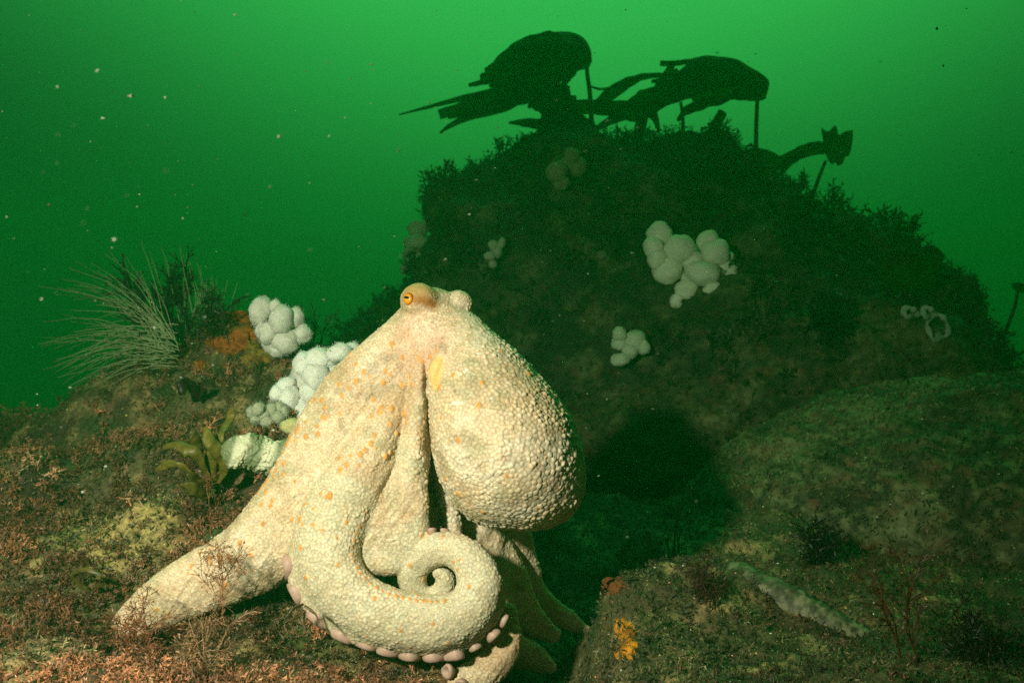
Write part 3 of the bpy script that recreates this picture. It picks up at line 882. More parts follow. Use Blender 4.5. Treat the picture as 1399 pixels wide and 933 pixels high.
for (pp, ww) in [([(798, 62), (770, 70), (735, 88), (700, 108), (668, 118)], [8, 14, 14, 10, 3]), ([(790, 52), (755, 52), (715, 66), (684, 88), (662, 96)], [6, 12, 12, 8, 2]),
                 ([(800, 75), (778, 92), (752, 112), (735, 130), (722, 148)], [7, 11, 10, 7, 2]), ([(760, 100), (735, 124), (700, 138), (655, 146), (622, 150)], [9, 12, 10, 6, 2])]:
    strap(pp, YK - .08, ww, "strap", k1, twist=.7, ruffle=.3)
k2 = empty("kelp", at(770, 210, YK + .05)); tag(k2, "dark bushy kelp in the middle of the crest, under the domed blade", "kelp", "kelp on the pinnacle")
stipe([(755, 225), (758, 190), (765, 155)], YK, 9, 6, k2)
bladesheet([(778, 118), (765, 115), (748, 117), (732, 123), (722, 130), (718, 136)], [(780, 140), (772, 158), (758, 168), (742, 160), (728, 148), (720, 138)], YK, .07, k2)
strap([(765, 130), (762, 160), (755, 190), (742, 215), (728, 245)], YK - .03, [22, 24, 22, 20, 14], "strap", k2)
strap([(770, 150), (800, 147), (835, 146), (865, 142), (890, 135)], YK, [12, 10, 8, 8, 10], "strap", k2)
strap([(770, 165), (748, 170), (722, 168), (695, 168)], YK, [12, 9, 6, 1], "strap", k2)
strap([(760, 180), (735, 172), (712, 172)], YK, [8, 4, 1.5], "strap", k2)
strap([(745, 200), (722, 205), (700, 218)], YK, [6, 3, 1], "strap", k2)
strap([(775, 160), (795, 175), (815, 185)], YK, [16, 14, 12], "strap", k2)

k3 = empty("kelp", at(870, 205, YK + .1)); tag(k3, "ragged kelp with arched straps between the domed blade and the right-hand cap", "kelp", "kelp on the pinnacle")
stipe([(868, 205), (878, 175), (884, 150)], YK, 5, 4, k3)
stipe([(932, 195), (933, 165), (930, 140)], YK, 3, 2, k3)
strap([(905, 130), (885, 142), (865, 150), (840, 152), (812, 150)], YK, [14, 20, 16, 8, 6], "strap", k3)
strap([(815, 146), (835, 128), (858, 112), (880, 104), (905, 103)], YK, [7, 9, 8, 5, 3], "strap", k3)
strap([(806, 118), (820, 122), (840, 119), (858, 110)], YK, [1.5, 1.5, 1.5, 1.5], "strap", k3)
strap([(885, 148), (875, 165), (868, 188)], YK, [12, 6, 3], "strap", k3)
strap([(888, 150), (896, 165), (900, 182)], YK, [9, 4, 2], "strap", k3)
strap([(860, 155), (835, 165), (812, 178)], YK, [7, 6, 3], "strap", k3)
strap([(888, 140), (900, 120), (912, 100), (920, 86)], YK, [10, 6, 5, 4], "strap", k3)

k4 = empty("kelp", at(1035, 215, YK)); tag(k4, "kelp with a long drooping cap blade on a straight stipe at right of crest", "kelp", "kelp on the pinnacle")
stipe([(1033, 215), (1033, 180), (1034, 150), (1035, 132)], YK, 3.2, 2.4, k4)
bladesheet([(1048, 125), (1050, 112), (1040, 102), (1022, 95), (1004, 85), (985, 79), (962, 77), (945, 84), (930, 96), (915, 108), (905, 116)], [(1046, 134), (1038, 138), (1026, 138), (1010, 136), (990, 138), (970, 143), (950, 142), (935, 138), (922, 136), (912, 130), (905, 122)], YK, .10, k4)
strap([(965, 80), (940, 84), (920, 87), (902, 87)], YK, [5, 4, 3.5, 3.5], "strap", k4)
strap([(930, 100), (915, 110), (900, 122), (885, 138)], YK, [9, 8, 8, 6], "strap", k4)
strap([(930, 130), (905, 140), (880, 145)], YK, [8, 6, 3], "strap", k4)

for (pp, ww) in [([(1046, 118), (1015, 108), (975, 112), (935, 128), (905, 146)], [6, 11, 12, 9, 2]), ([(1044, 112), (1005, 92), (965, 88), (925, 104), (890, 112)], [5, 9, 10, 7, 2]),
                 ([(1040, 128), (1005, 130), (965, 140), (938, 152), (926, 166)], [5, 8, 8, 6, 2]), ([(975, 100), (940, 118), (900, 134), (862, 150), (835, 168)], [6, 9, 8, 5, 2])]:
    strap(pp, YK - .06, ww, "strap", k4, twist=.7, ruffle=.3)
k5 = empty("kelp", at(976, 200, YK)); tag(k5, "short upright kelp stub with a blunt tip below the drooping cap", "kelp", "kelp on the pinnacle")
stipe([(968, 215), (972, 195), (974, 180)], YK, 5, 4, k5)
strap([(972, 190), (978, 170), (988, 152)], YK, [7, 8, 6], "strap", k5)

k6 = empty("kelp", at(1118, 270, YK)); tag(k6, "small kelp with a fan-shaped upright blade, rightmost on the crest", "kelp", "kelp on the pinnacle")
stipe([(1108, 275), (1118, 245), (1128, 220)], YK, 3, 2, k6)
bladesheet([(1122, 175), (1132, 180), (1142, 172), (1145, 185), (1155, 180), (1165, 178)], [(1126, 195), (1130, 215), (1138, 225), (1148, 225), (1158, 215), (1164, 196)], YK, .04, k6, n=24)
strap([(1130, 200), (1105, 205), (1082, 216), (1062, 228)], YK, [9, 9, 9, 12], "strap", k6)
k7 = empty("kelp", at(1040, 240, YK)); tag(k7, "low rounded kelp blade lying over the crest below the straight stipe", "kelp", "kelp on the pinnacle")
bladesheet([(1000, 215), (1015, 206), (1035, 203), (1055, 208), (1070, 218)], [(1005, 232), (1020, 240), (1040, 245), (1058, 240), (1070, 226)], YK, .06, k7, n=24)
stipe([(1040, 262), (1040, 240), (1038, 225)], YK, 4, 3, k7)
strap([(1068, 222), (1085, 214), (1098, 212)], YK, [8, 7, 3], "strap", k7)
k8 = empty("kelp", at(1365, 470, 2.5)); tag(k8, "thin lone kelp stalk with a small cap at the right edge", "kelp", "kelp on the pinnacle")
stipe([(1363, 490), (1375, 450), (1386, 420), (1391, 396)], 2.5, 3, 2, k8)
bladesheet([(1382, 388), (1392, 386), (1402, 390), (1412, 396)], [(1384, 394), (1392, 398), (1402, 400), (1412, 402)], 2.5, .03, k8, n=14, m=8)
k9 = empty("kelp", at(1240, 400, 2.5)); tag(k9, "broad dark kelp blade draped over the pinnacle's right shoulder", "kelp", "kelp on the pinnacle")
bladesheet([(1200, 350), (1225, 338), (1250, 342), (1275, 336), (1290, 348)], [(1205, 390), (1222, 400), (1245, 402), (1268, 396), (1284, 372)], Yp(1245, 385, .10) if hit(1245, 385)[0][1] < 4 else 2.45, .05, k9, n=26)

# ------------------------------------------------------------------ hydroid sprays
def hydroid(label, bx, by, Yh, strands):
    root = empty("hydroid", at(bx, by, Yh))
    for (x0, y0, x1, y1, sag) in strands:
        dy = rng.uniform(-.06, .06)
        a = at(x0, y0, Yh + rng.uniform(-.02, .02)); b = at(x1, y1, Yh + dy)
        mid = (a + b) / 2 + np.array([0, 0, sag / F * Yh])
        Cc = spline([a, mid, b], 12)
        Cc[1:] += np.cumsum(rng.normal(0, .0005, (11, 3)), 0)
        V, Q = tube_geo(Cc, np.interp(np.linspace(0, 1, 12), [0, .2, 1], [.0008, .0009, .0003]), 4)
        o = mesh("strand", V, Q, M['hydroid']); local(o, root)
    tag(root, label, "hydroid", "hydroid sprays")
S1 = []
for k in range(105):
    t = rng.random() ** .8
    an = math.radians(108 + 100 * t + rng.normal(0, 6))          # from up to slightly below left
    L = rng.uniform(80, 150) * (1.0 + .18 * math.sin(math.radians(180 * t)))
    x0, y0 = rng.uniform(212, 246), 0
    y0 = 470 + (x0 - 212) * -.15 + rng.uniform(-18, 28) * (.4 + t)
    S1.append((x0, y0, x0 + L * math.cos(an), y0 - L * math.sin(an), rng.uniform(6, 20)))
YH = hit(235, 492)[0][1]; YH = min(YH, 1.62)
hydroid("pale green spray of thin straight hydroid strands fanning left from the mound", 235, 480, YH - .05, S1)
S2 = []
for k in range(34):
    x0 = rng.uniform(248, 306); y0 = 452 + rng.uniform(-4, 8)
    S2.append((x0, y0, x0 + rng.normal(2, 6) + (x0 - 275) * .12, y0 - rng.uniform(35, 75), rng.uniform(-3, 3)))
for (x0, x1, y1) in [(215, 205, 342), (226, 222, 338), (245, 246, 335), (256, 254, 345), (262, 270, 352)]:
    S2.append((x0 + 22, 450, x1, y1, 3)); S2.append((x0 + 24, 448, x1 + 3, y1 + 12, 2))
hydroid("thin upright hydroid strands standing among the dark bushy weed", 275, 455, YH + .05, S2)

# ------------------------------------------------------------------ seaweeds that stand out singly
def branchy(root_p, height, spread, levels, seed, colr, lean=(0, 0, 1), leaf=.006, rad=.0016, name="branch", nb=5):
    """feathery seaweed: recursive tapered tubes with flat blade tips; returns list of (V, Q)"""
    r = np.random.default_rng(seed)
    parts = []
    def grow(p, d, L, R, lv):
        n = 6 if lv > 1 else 3
        pts = [p]
        dd = d.copy()
        for i in range(n):
            dd = dd + r.normal(0, .12, 3); dd /= np.linalg.norm(dd)
            pts.append(pts[-1] + dd * L / n)
        pts = np.array(pts)
        parts.append(tube_geo(pts, np.linspace(R, R * .45, n + 1), 4 if lv > 1 else 3))
        if lv > 0:
            for k in range(nb + (1 if lv > 1 else 0)):
                i = r.integers(1, n + 1)
                dv = dd + r.normal(0, spread, 3); dv /= np.linalg.norm(dv)
                grow(pts[i], dv, L * r.uniform(.38, .62), R * .62, lv - 1)
        else:
            e = pts[-1]; s = np.cross(dd, r.normal(0, 1, 3)); s /= np.linalg.norm(s) + 1e-9
            for q in range(2):
                c0 = pts[-1 - q]
                s2 = s if q == 0 else np.cross(dd, s)
                w_ = leaf * r.uniform(.6, 1.2)
                Vb = np.array([c0 - s2 * w_ * .12, c0 + dd * w_ * .8 - s2 * w_ * .24, c0 + dd * w_ * 1.9, c0 + dd * w_ * .8 + s2 * w_ * .24])
                parts.append((Vb, np.array([[0, 1, 2, 3]])))
    grow(np.array(root_p, float), np.array(lean, float) / np.linalg.norm(lean), height, rad, levels)
    return parts

def weed(label, px, py, Yw, height, spread, levels, seed, colr, stems=3, lean=(0, 0, 1), leaf=.006, rad=.0016, nb=5, cat="seaweed", name="seaweed", sink=.01):
    p0 = at(px, py, Yw) - np.array([0, 0, sink])
    root = empty(name, p0)
    r = np.random.default_rng(seed + 99)
    for s in range(stems):
        ln = np.array(lean) + r.normal(0, .28, 3) * (stems > 1)
        parts = branchy(p0 + r.normal(0, .006, 3) * (stems > 1), height * r.uniform(.75, 1.05), spread, levels, seed + s, colr, ln, leaf, rad, nb=nb)
        V, Q = join_geo(parts)
        cc = np.tile(np.array(colr), (len(V), 1)) * (1 + .5 * fbm(V, 2, 120, s))[:, None]
        o = mesh("frond", V, Q, M['weed'], col=cc, smooth_shade=False); local(o, root)
    tag(root, label, cat, "single seaweeds")
    return root

RED = (.17, .060, .030)
weed("reddish feathery seaweed sprig standing in front of the octopus's left arm", 304, 825, .885, .080, .60, 3, 11, (.26, .10, .045), stems=1, leaf=.0024, rad=.0009, nb=6)
weed("reddish feathery seaweed sprig behind the octopus's left arm", 292, 738, 1.02, .045, .6, 3, 12, (.22, .085, .04), stems=2, leaf=.0024, rad=.0008, nb=4)
weed("low tan bushy seaweed in front of the left arm near the picture's bottom", 285, 905, .80, .040, .9, 3, 13, (.26, .14, .07), stems=5, leaf=.0024, rad=.0009, nb=4)
weed("red brown bushy seaweed around the tip of the octopus's left arm", 195, 885, .86, .042, .9, 3, 14, (.22, .075, .038), stems=5, leaf=.0024, rad=.0009, nb=4)
weed("dark brown bushy weed standing up from the hydroid mound", 262, 470, YH + .02, .125, .42, 3, 15, (.022, .016, .008), stems=3, leaf=.006, rad=.0050, lean=(-.22, 0, 1), nb=5)
weed("dark bushy weed low at the right end of the hydroid mound", 292, 450, YH - .02, .060, .7, 3, 16, (.022, .016, .008), stems=4, leaf=.004, rad=.003, nb=4)
weed("tall reddish seaweed sprig on the boulder's foot at lower right", 1243, 905, hit_near(1243, 905, 1.2)[0][1], .085, .45, 3, 17, (.09, .026, .013), stems=2, leaf=.003, rad=.0012, lean=(-.05, 0, 1), nb=5)
weed("dark thin weed standing behind the white soft coral", 432, 478, 1.62, .06, .5, 2, 18, (.03, .022, .012), stems=3, leaf=.005)
weed("dark tangled seaweed clump in the boulder's front hollow", 1125, 775, hit(1125, 765)[0][1] - .02, .042, 1.0, 3, 19, (.012, .009, .006), stems=8, leaf=.005, rad=.0016, sink=.0, nb=4)
weed("dark seaweed clump on the pinnacle's right face", 1130, 460, Yp(1130, 450, .02), .08, 1.0, 3, 20, (.010, .010, .006), stems=8, leaf=.009, rad=.003, sink=.0, nb=4)
weed("dark red bushy seaweed on the lit ledge right of the octopus", 960, 820, hit(960, 815)[0][1] - .01, .032, 1.0, 3, 21, (.055, .022, .014), stems=6, leaf=.003, rad=.0010, sink=0, nb=4)
weed("dark seaweed mass in the bottom right corner", 1345, 905, .93, .050, 1.0, 3, 22, (.022, .011, .006), stems=10, leaf=.004, rad=.0014, nb=4)
# thin green grass-like blades
pg = hit(922, 752)[0]
root = empty("grassy_seaweed", pg)
for k, (x1, y1) in enumerate([(940, 660), (946, 664), (931, 690), (948, 700), (926, 715), (936, 650)]):
    a = pg + np.array([rng.normal(0, .006), rng.normal(0, .006), -.01]); b = at(x1, y1, pg[1] + rng.uniform(-.02, .02))
    Cc = spline([a, (a + b) / 2 + np.array([-.008, 0, .0]), b], 10)
    V, Q = tube_geo(Cc, np.linspace(.0012, .0005, 10), 4)
    o = mesh("blade", V, Q, M['weed'], col=np.tile(np.array((.09, .14, .035)), (len(V), 1))); local(o, root)
tag(root, "thin grassy green weed strands at the foot of the dark hollow", "seaweed", "single seaweeds")

# olive blade seaweeds beside the striped arm
def olive(label, blades, Yw, base, colr=(.075, .062, .010)):
    root = empty("blade_seaweed", at(*base, Yw))
    for pts, wid in blades:
        o = strap(pts, Yw, [w_ * .85 for w_ in wid], "blade", root, twist=.9, thick=.0009, n=36, mat='weed', ruffle=.10)
        a = o.data.color_attributes.new("Col", 'FLOAT_COLOR', 'POINT')
        nv = len(o.data.vertices); cc = np.ones((nv, 4), np.float32)
        cc[:, :3] = np.array(colr) * (1 + .3 * rng.normal(0, 1)); a.data.foreach_set("color", np.clip(cc, 0, 1).ravel())
    tag(root, label, "seaweed", "single seaweeds")
Yo = hit(285, 650)[0][1] - .06
olive("glossy olive ribbon seaweed with wavy fronds left of the striped arm", [
    ([(290, 660), (276, 640, -.02), (262, 618, -.04), (240, 606, -.03), (222, 612, -.02)], [5, 10, 12, 9, 3]),
    ([(294, 658), (288, 628, -.02), (298, 596, -.03), (312, 572, 0), (318, 558, .0)], [5, 11, 12, 10, 3]),
    ([(297, 660), (304, 638, -.03), (296, 612, -.05), (284, 596, -.05), (278, 584, -.04)], [5, 11, 13, 10, 4]),
    ([(288, 664), (266, 656, -.03), (248, 640, -.05), (228, 636, -.05), (212, 642, -.04)], [5, 10, 11, 8, 3]),
    ([(292, 668), (280, 676, -.03), (262, 668, -.05), (246, 664, -.05)], [5, 10, 11, 4]),
    ([(290, 660), (270, 628, -.01), (268, 600, -.02), (262, 588, -.02)], [5, 10, 10, 4])], Yo, (290, 660), (.10, .082, .015))
p_ = hit(262, 545)[0]
olive("small dark brown rounded blade on the mound's front slope", [([(275, 548), (262, 530, -.02), (252, 522, -.03), (248, 540, -.04)], [4, 9, 11, 4]), ([(270, 545), (276, 530, -.02), (274, 522, -.03)], [3, 8, 5])], p_[1] - .02, (270, 546), (.035, .018, .010))
p_ = hit(120, 800)[0]
olive("curled olive brown blade on the turf at far left", [([(135, 815), (112, 800, -.01), (100, 785, -.02), (118, 778, -.03), (140, 785, -.03)], [2.5, 3.5, 4, 4, 2]), ([(120, 812), (135, 800, -.01), (145, 806, -.02)], [2, 4, 2])], p_[1] - .01, (125, 815), (.10, .08, .02))
p_ = hit(408, 850)[0]
olive("thin brown forked blade under the coiled arm's suckers", [([(415, 825), (400, 832, -.005), (388, 845, -.01)], [2, 2.4, 1]), ([(412, 828), (412, 845, -.005), (418, 858, -.01)], [2, 3, 1.5]), ([(416, 827), (430, 838, -.005), (436, 850, -.01)], [2, 2, 1])], min(p_[1] - .005, .89), (412, 850), (.09, .06, .02))

# ------------------------------------------------------------------ orange sponge crusts
def crust(label, px, py, rx, ry, colr, thick=.010, seed=1, on=None):
    p, n = hit(px, py)
    Yv = p[1]
    root_z = p.copy()
    k = 46
    V = []; keep = []
    for a in range(k):
        for b in range(k):
            u, v = a / (k - 1) * 2 - 1, b / (k - 1) * 2 - 1
            q, nn = hit(px + u * rx, py + v * ry)
            if abs(q[1] - Yv) > .25: q = at(px + u * rx, py + v * ry, Yv)
            V.append((q, nn, u, v))
    Pq = np.array([x[0] for x in V]); Nq = np.array([x[1] for x in V]); UV = np.array([(x[2], x[3]) for x in V])
    rr2 = np.hypot(UV[:, 0], UV[:, 1]) + .8 * fbm(np.c_[UV, np.full(len(UV), seed * 3.3)], 4, 2.2, seed)
    h = smooth(-rr2, -.9, -.45) * thick * (1 + .5 * fbm(Pq, 3, 90, seed)) - .003 * (rr2 > .85)
    Pq = Pq + Nq * h[:, None]
    inside = (rr2 < .93).reshape(k, k)
    Q = [(a * k + b, (a + 1) * k + b, (a + 1) * k + b + 1, a * k + b + 1) for a in range(k - 1) for b in range(k - 1) if inside[a, b] and inside[a + 1, b] and inside[a + 1, b + 1] and inside[a, b + 1]]
    if not Q: return
    used = sorted({i for q in Q for i in q}); mp = {o_: i for i, o_ in enumerate(used)}
    Q = [tuple(mp[i] for i in q) for q in Q]; Pq = Pq[used]
    cc = mix(np.array(colr), np.array(colr) * np.array([.55, .45, .6]), smooth(fbm(Pq, 3, 70, seed + 4), -.1, .4))
    o = mesh("sponge_crust", Pq, Q, M['sponge'], col=cc)
    tag(o, label, "sponge", "orange sponge crusts")
crust("orange red sponge crust on the mound top beside the white soft coral", 316, 456, 42, 32, (.34, .10, .018), .012, 3)
crust("dull yellow orange sponge crust on the mound's slope below the white coral", 352, 487, 28, 20, (.26, .16, .030), .008, 5)
crust("small bright orange sponge spot in the middle of the mound's slope", 273, 500, 11, 9, (.42, .14, .010), .007, 7)
crust("small orange sponge spot at the foot of the dark bushy weed", 285, 452, 10, 8, (.38, .12, .015), .006, 8)
crust("bright yellow orange sponge patch at the octopus's shadow edge", 856, 874, 17, 36, (.50, .19, .010), .0035, 9)
crust("dull rust sponge patch on the ledge above the bright orange one", 838, 800, 18, 14, (.17, .055, .012), .005, 10)

# ------------------------------------------------------------------ turf and grit (uncountable)
def sprig(seed, h, spread, levels, nb, leaf, nl=4):
    """light feathery sprig: one thin triangle per twig and per leaflet"""
    r = np.random.default_rng(seed)
    V, T = [], []
    def tri(a, b, c_): i = len(V); V.extend([a, b, c_]); T.append((i, i + 1, i + 2))
    def grow(p, d, L, lv):
        s = np.cross(d, r.normal(0, 1, 3)); s /= np.linalg.norm(s) + 1e-9
        w_ = leaf * .13 * (1 + lv)
        tri(p - s * w_, p + s * w_, p + d * L)
        if lv == 0:
            for q in range(nl):
                c0 = p + d * L * (q + .6) / nl; dv = d * .6 + r.normal(0, .7, 3); dv /= np.linalg.norm(dv)
                s2 = np.cross(dv, r.normal(0, 1, 3)); s2 /= np.linalg.norm(s2) + 1e-9
                l_ = leaf * r.uniform(.6, 1.3)
                tri(c0 - s2 * l_ * .2, c0 + s2 * l_ * .2, c0 + dv * l_)
        else:
            for k in range(nb):
                dv = d + r.normal(0, spread, 3); dv /= np.linalg.norm(dv)
                grow(p + d * L * r.uniform(.25, 1), dv, L * r.uniform(.45, .8), lv - 1)
    grow(np.zeros(3), np.array([0, 0, 1.0]), h, levels)
    return np.array(V), np.array(T)

def scatter(name, label, P, N, size, colr, protos, mat='turf', up=.5, kind='stuff'):
    parts, cols = [], []
    k = len(protos)
    which = rng.integers(0, k, len(P))
    Vs, Qs, Cs_, off = [], [], [], 0
    for i in range(k):
        m = np.flatnonzero(which == i)
        if not len(m): continue
        pv, pq = protos[i]
        z = N[m] * (1 - up) + np.array([0, 0, 1.0]) * up + rng.normal(0, .22, (len(m), 3)); z /= np.linalg.norm(z, axis=1)[:, None]
        rx = rng.normal(0, 1, (len(m), 3)); x = np.cross(rx, z); x /= np.linalg.norm(x, axis=1)[:, None]; y = np.cross(z, x)
        s = size[m][:, None, None]
        W = P[m][:, None, :] + s * (pv[None, :, 0:1] * x[:, None] + pv[None, :, 1:2] * y[:, None] + pv[None, :, 2:3] * z[:, None])
        nV = len(pv)
        Vs.append(W.reshape(-1, 3)); Qs.append((pq[None] + (np.arange(len(m)) * nV)[:, None, None]).reshape(-1, pq.shape[1]) + off)
        jit = rng.uniform(.45, 1.6, (len(m), nV // 3, 1)).repeat(3, 1) if nV % 3 == 0 else rng.uniform(.7, 1.3, (len(m), nV, 1))
        Cs_.append((colr[m][:, None, :] * jit).reshape(-1, 3)); off += len(m) * nV
    o = mesh(name, np.concatenate(Vs), np.concatenate(Qs), M[mat], col=np.concatenate(Cs_), smooth_shade=False)
    tag(o, label, kind=kind)
    return o

def clear_of_octopus(P, dist=.012):
    return np.array([OCT.find_nearest(Vector(p), dist)[0] is None for p in P])

# ground samples, density falling with distance
def ground_samples(n, r0, r1, a0, a1):
    r = np.exp(rng.uniform(math.log(r0), math.log(r1), n)); a = np.radians(rng.uniform(a0, a1, n))
    X, Y = r * np.sin(a), r * np.cos(a)
    e = .004
    Z = ground_h(X, Y); Zx = ground_h(X + e, Y); Zy = ground_h(X, Y + e)
    N = np.stack([-(Zx - Z) / e, -(Zy - Z) / e, np.ones(n)], 1); N /= np.linalg.norm(N, axis=1)[:, None]
    return np.stack([X, Y, Z], 1), N

def mesh_samples(V, Q, n):
    T = np.concatenate([Q[:, :3], Q[:, [0, 2, 3]]])
    a, b, c_ = V[T[:, 0]], V[T[:, 1]], V[T[:, 2]]
    N = np.cross(b - a, c_ - a); A = np.linalg.norm(N, axis=1)
    i = rng.choice(len(T), n, p=A / A.sum())
    u, v = rng.random(n), rng.random(n); f = u + v > 1; u[f] = 1 - u[f]; v[f] = 1 - v[f]
    return a[i] + (b - a)[i] * u[:, None] + (c_ - a)[i] * v[:, None], N[i] / (A[i][:, None] + 1e-12)

SPR = [sprig(s, .012, .95, 2, 3, .0034) for s in range(8)]
PSPR = [sprig(50 + s, .013, .9, 1, 5, .0048, 4) for s in range(8)]
SHORT = [sprig(20 + s, .006, 1.0, 0, 4, .0052, 6) for s in range(10)]

P, N = ground_samples(28000, .64, 2.1, -40, 40)
dens = fbm(P, 3, 7, 200)
left = smooth(-P[:, 0], -.10, .12)
mc = at(310, 500, 1.5)
onm = smooth(-np.hypot(P[:, 0] - mc[0], P[:, 1] - mc[1]), -.26, -.14)
keep = (rng.random(len(P)) < np.clip(.20 + .55 * left + 2.2 * dens, .03, 1) * (1 - .5 * onm))
for (px_, py_, Y_, r_) in [(165, 725, 1.08, .085), (120, 890, .85, .05), (30, 905, .82, .04), (560, 920, .93, .09), (430, 900, .92, .05)]:
    q_ = at(px_, py_, Y_); keep &= (np.hypot(P[:, 0] - q_[0], P[:, 1] - q_[1]) / r_ + .5 * fbm(P, 2, 30, 22) > .85) | (rng.random(len(P)) < .22)

P, N = P[keep], N[keep]
ok = clear_of_octopus(P); P, N = P[ok], N[ok]
left = smooth(-P[:, 0], -.10, .12); n_ = fbm(P, 3, 12, 201)
colr = mix((.060, .050, .020), (.235, .092, .046), left * .9)
colr = mix(colr, (.085, .080, .028), smooth(n_, .1, .4) * .8)
colr = mix(colr, (.34, .22, .12), smooth(fbm(P, 2, 40, 202), .25, .5) * .6)
colr *= rng.uniform(.5, 1.6, (len(P), 1)) * (.40 + 1.15 * smooth(fbm(P, 3, 10, 230), -.35, .4))[:, None]
size = rng.uniform(.45, 1.25, len(P)) * (.55 + .55 * left) * (.45 + .55 * np.clip(P[:, 1], .6, 1.6))
hi_ = P[:, 0] > .06
Pr, Nr = ground_samples(20000, .9, 2.0, -40, 0)
ok = clear_of_octopus(Pr, .008); Pr, Nr = Pr[ok], Nr[ok]
cr_ = mix((.045, .040, .018), (.20, .155, .070), smooth(fbm(Pr, 3, 30, 207), -.15, .4)); cr_ = mix(cr_, (.17, .055, .032), smooth(fbm(Pr, 3, 24, 208), .0, .35) * .8) * rng.uniform(.4, 1.6, (len(Pr), 1))
scatter("mound_turf", "very short brown turf and crust on the mound left of the octopus", Pr, Nr, rng.uniform(.4, 1.1, len(Pr)), cr_, SHORT, up=.25)
Pr, Nr = ground_samples(20000, .7, 2.0, -2, 40)
ok = clear_of_octopus(Pr, .008); Pr, Nr = Pr[ok], Nr[ok]
cr_ = mix((.035, .042, .015), (.14, .125, .05), smooth(fbm(Pr, 3, 30, 205), -.2, .4)); cr_ = mix(cr_, (.10, .035, .018), smooth(fbm(Pr, 3, 24, 206), .15, .4) * .7) * rng.uniform(.5, 1.5, (len(Pr), 1))
scatter("ledge_turf", "very short olive turf on the ledge right of the octopus", Pr, Nr, rng.uniform(.4, 1.1, len(Pr)), cr_, SHORT, up=.25)
scatter("seaweed_turf", "short red brown and olive seaweed turf covering the near seabed", P - N * .002, N, size, colr, SPR)

P, N = mesh_samples(BV, BQ, 42000)
m_ = (P[:, 1] < 1.75) & (P[:, 2] > -.36); P, N = P[m_], N[m_]
colr = mix((.024, .038, .013), (.20, .205, .080), smooth(fbm(P, 3, 9, 210) * .6 + fbm(P, 2, 40, 212) * .6, -.2, .4)); colr = mix(colr, (.10, .04, .02), smooth(fbm(P, 3, 22, 211), .15, .4) * .6) * rng.uniform(.6, 1.4, (len(P), 1))
scatter("boulder_turf", "short mottled green brown turf on the right-hand boulder", P, N, rng.uniform(.5, 1.2, len(P)), colr, SHORT, up=.25)

P, N = mesh_samples(PV, PQ, 14000)
m_ = (P[:, 1] < 2.85) & (P[:, 2] > -.5); P, N = P[m_], N[m_]
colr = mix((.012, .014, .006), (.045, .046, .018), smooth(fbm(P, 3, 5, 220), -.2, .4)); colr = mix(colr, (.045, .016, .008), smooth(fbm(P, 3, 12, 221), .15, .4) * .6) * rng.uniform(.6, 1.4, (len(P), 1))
sz = rng.uniform(.8, 2.4, len(P)) * (.45 + 1.1 * smooth(fbm(P, 3, 6, 225), -.3, .4)) * (1 + .9 * smooth(P[:, 2], .2, .55) * smooth(N[:, 2], .2, .8) * (fbm(P, 2, 5, 222) > 0))
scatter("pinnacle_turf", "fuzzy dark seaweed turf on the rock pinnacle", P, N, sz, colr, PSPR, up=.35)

# grit: shell bits and pebbles
def bit(seed):
    r = np.random.default_rng(seed)
    V = np.array([(1, 0, 0), (-1, 0, 0), (0, 1, 0), (0, -1, 0), (0, 0, 1), (0, 0, -1)], float) * r.uniform(.5, 1.2, (6, 1)) * np.array([1, .8, .6])
    T = np.array([(0, 2, 4), (2, 1, 4), (1, 3, 4), (3, 0, 4), (2, 0, 5), (1, 2, 5), (3, 1, 5), (0, 3, 5)])
    return V * .0022, T
BITS = [bit(s) for s in range(6)]
P, N = ground_samples(17000, .66, 1.9, -40, 40)
ok = clear_of_octopus(P, .006); P, N = P[ok], N[ok]
pal = np.array([(.55, .40, .15), (.85, .78, .60), (.62, .27, .20), (.70, .28, .05), (.14, .11, .05), (.10, .12, .045), (.22, .16, .07)])
wgt = np.array([.24, .07, .07, .04, .22, .16, .20]); colr = pal[rng.choice(7, len(P), p=wgt / wgt.sum())] * rng.uniform(.5, 1.2, (len(P), 1))
scatter("shell_grit", "mixed grit, shell bits and tiny pebbles strewn on the seabed", P, N, rng.uniform(.35, 1.0, len(P)) ** 1.4 * np.clip(P[:, 1], .7, 2), colr, BITS, mat='grit', up=.3)
P, N = mesh_samples(BV, BQ, 7000)
m_ = (P[:, 1] < 1.75) & (P[:, 2] > -.36); P, N = P[m_], N[m_]
colr = pal[rng.choice(7, len(P), p=wgt / wgt.sum())] * rng.uniform(.4, .9, (len(P), 1))
scatter("boulder_grit", "pale grit caught in the turf of the right-hand boulder", P, N, rng.uniform(.4, 1.1, len(P)), colr, BITS, mat='grit', up=.3)

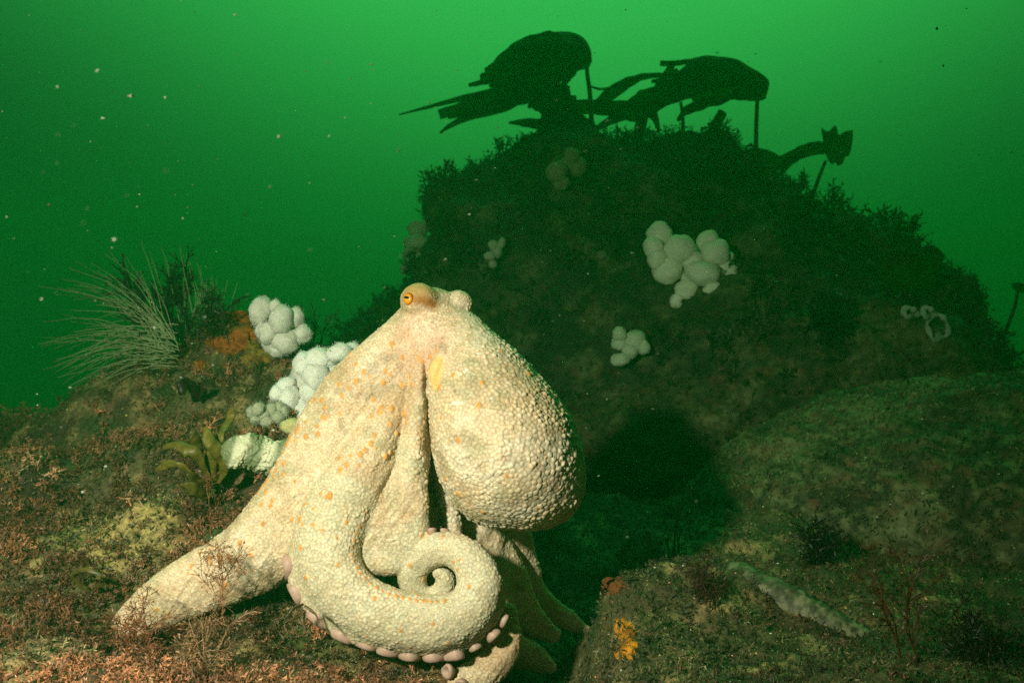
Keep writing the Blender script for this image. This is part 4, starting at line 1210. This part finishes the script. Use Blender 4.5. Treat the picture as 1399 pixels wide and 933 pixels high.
# drifting particles
ico = BITS
n = 1800
Y = np.where(rng.random(n) < .10, rng.uniform(.2, .5, n), rng.uniform(.5, 2.4, n))
px = rng.uniform(-100, 1500, n); py = rng.uniform(-60, 760, n)
wl = rng.random(n) < np.clip(1.0 - px / 1700, .3, 1)
P = np.stack([(px - 699.5) / F * Y, Y, -(py - 466.5) / F * Y], 1)[wl]
N = np.tile((0, 0, 1.0), (len(P), 1))
inwater = np.array([BVH.ray_cast(Vector((0, 0, 0)), Vector(p).normalized(), float(np.linalg.norm(p)))[0] is None for p in P])
P, N = P[inwater], N[inwater]
ok = clear_of_octopus(P, .02); P, N = P[ok], N[ok]
scatter("marine_snow", "pale specks drifting in the green water", P, N, rng.uniform(.12, .7, len(P)) * (1 + 1.2 * (rng.random(len(P)) < .06)) * np.clip(P[:, 1] / .55, .3, 1), np.tile((.16, .18, .13), (len(P), 1)) * rng.uniform(.3, 1.6, (len(P), 1)), BITS, mat='grit')

# ------------------------------------------------------------------ the water itself
hv = [(-8.0, -8.0, -4.5), (8.0, -8.0, -4.5), (8.0, 8.0, -4.5), (-8.0, 8.0, -4.5), (-8.0, -8.0, 1.15), (8.0, -8.0, 1.15), (8.0, 8.0, 1.15), (-8.0, 8.0, 1.15)]
hf = [(0, 3, 2, 1), (4, 5, 6, 7), (0, 1, 5, 4), (1, 2, 6, 5), (2, 3, 7, 6), (3, 0, 4, 7)]
hm = bpy.data.materials.new("green_water")
hm.use_nodes = True
ht = hm.node_tree; ht.nodes.clear()
ho = ht.nodes.new("ShaderNodeOutputMaterial"); hp = ht.nodes.new("ShaderNodeVolumePrincipled")
hp.inputs["Color"].default_value = (.013, .20, .062, 1)
hp.inputs["Absorption Color"].default_value = (.25, .88, .52, 1)
hp.inputs["Density"].default_value = 0.30
hp.inputs["Anisotropy"].default_value = 0.55
ht.links.new(hp.outputs[0], ho.inputs["Volume"])
hz = mesh("haze", np.array(hv, float), hf, hm, smooth_shade=False)
tag(hz, "green sea water full of fine haze", kind='stuff')
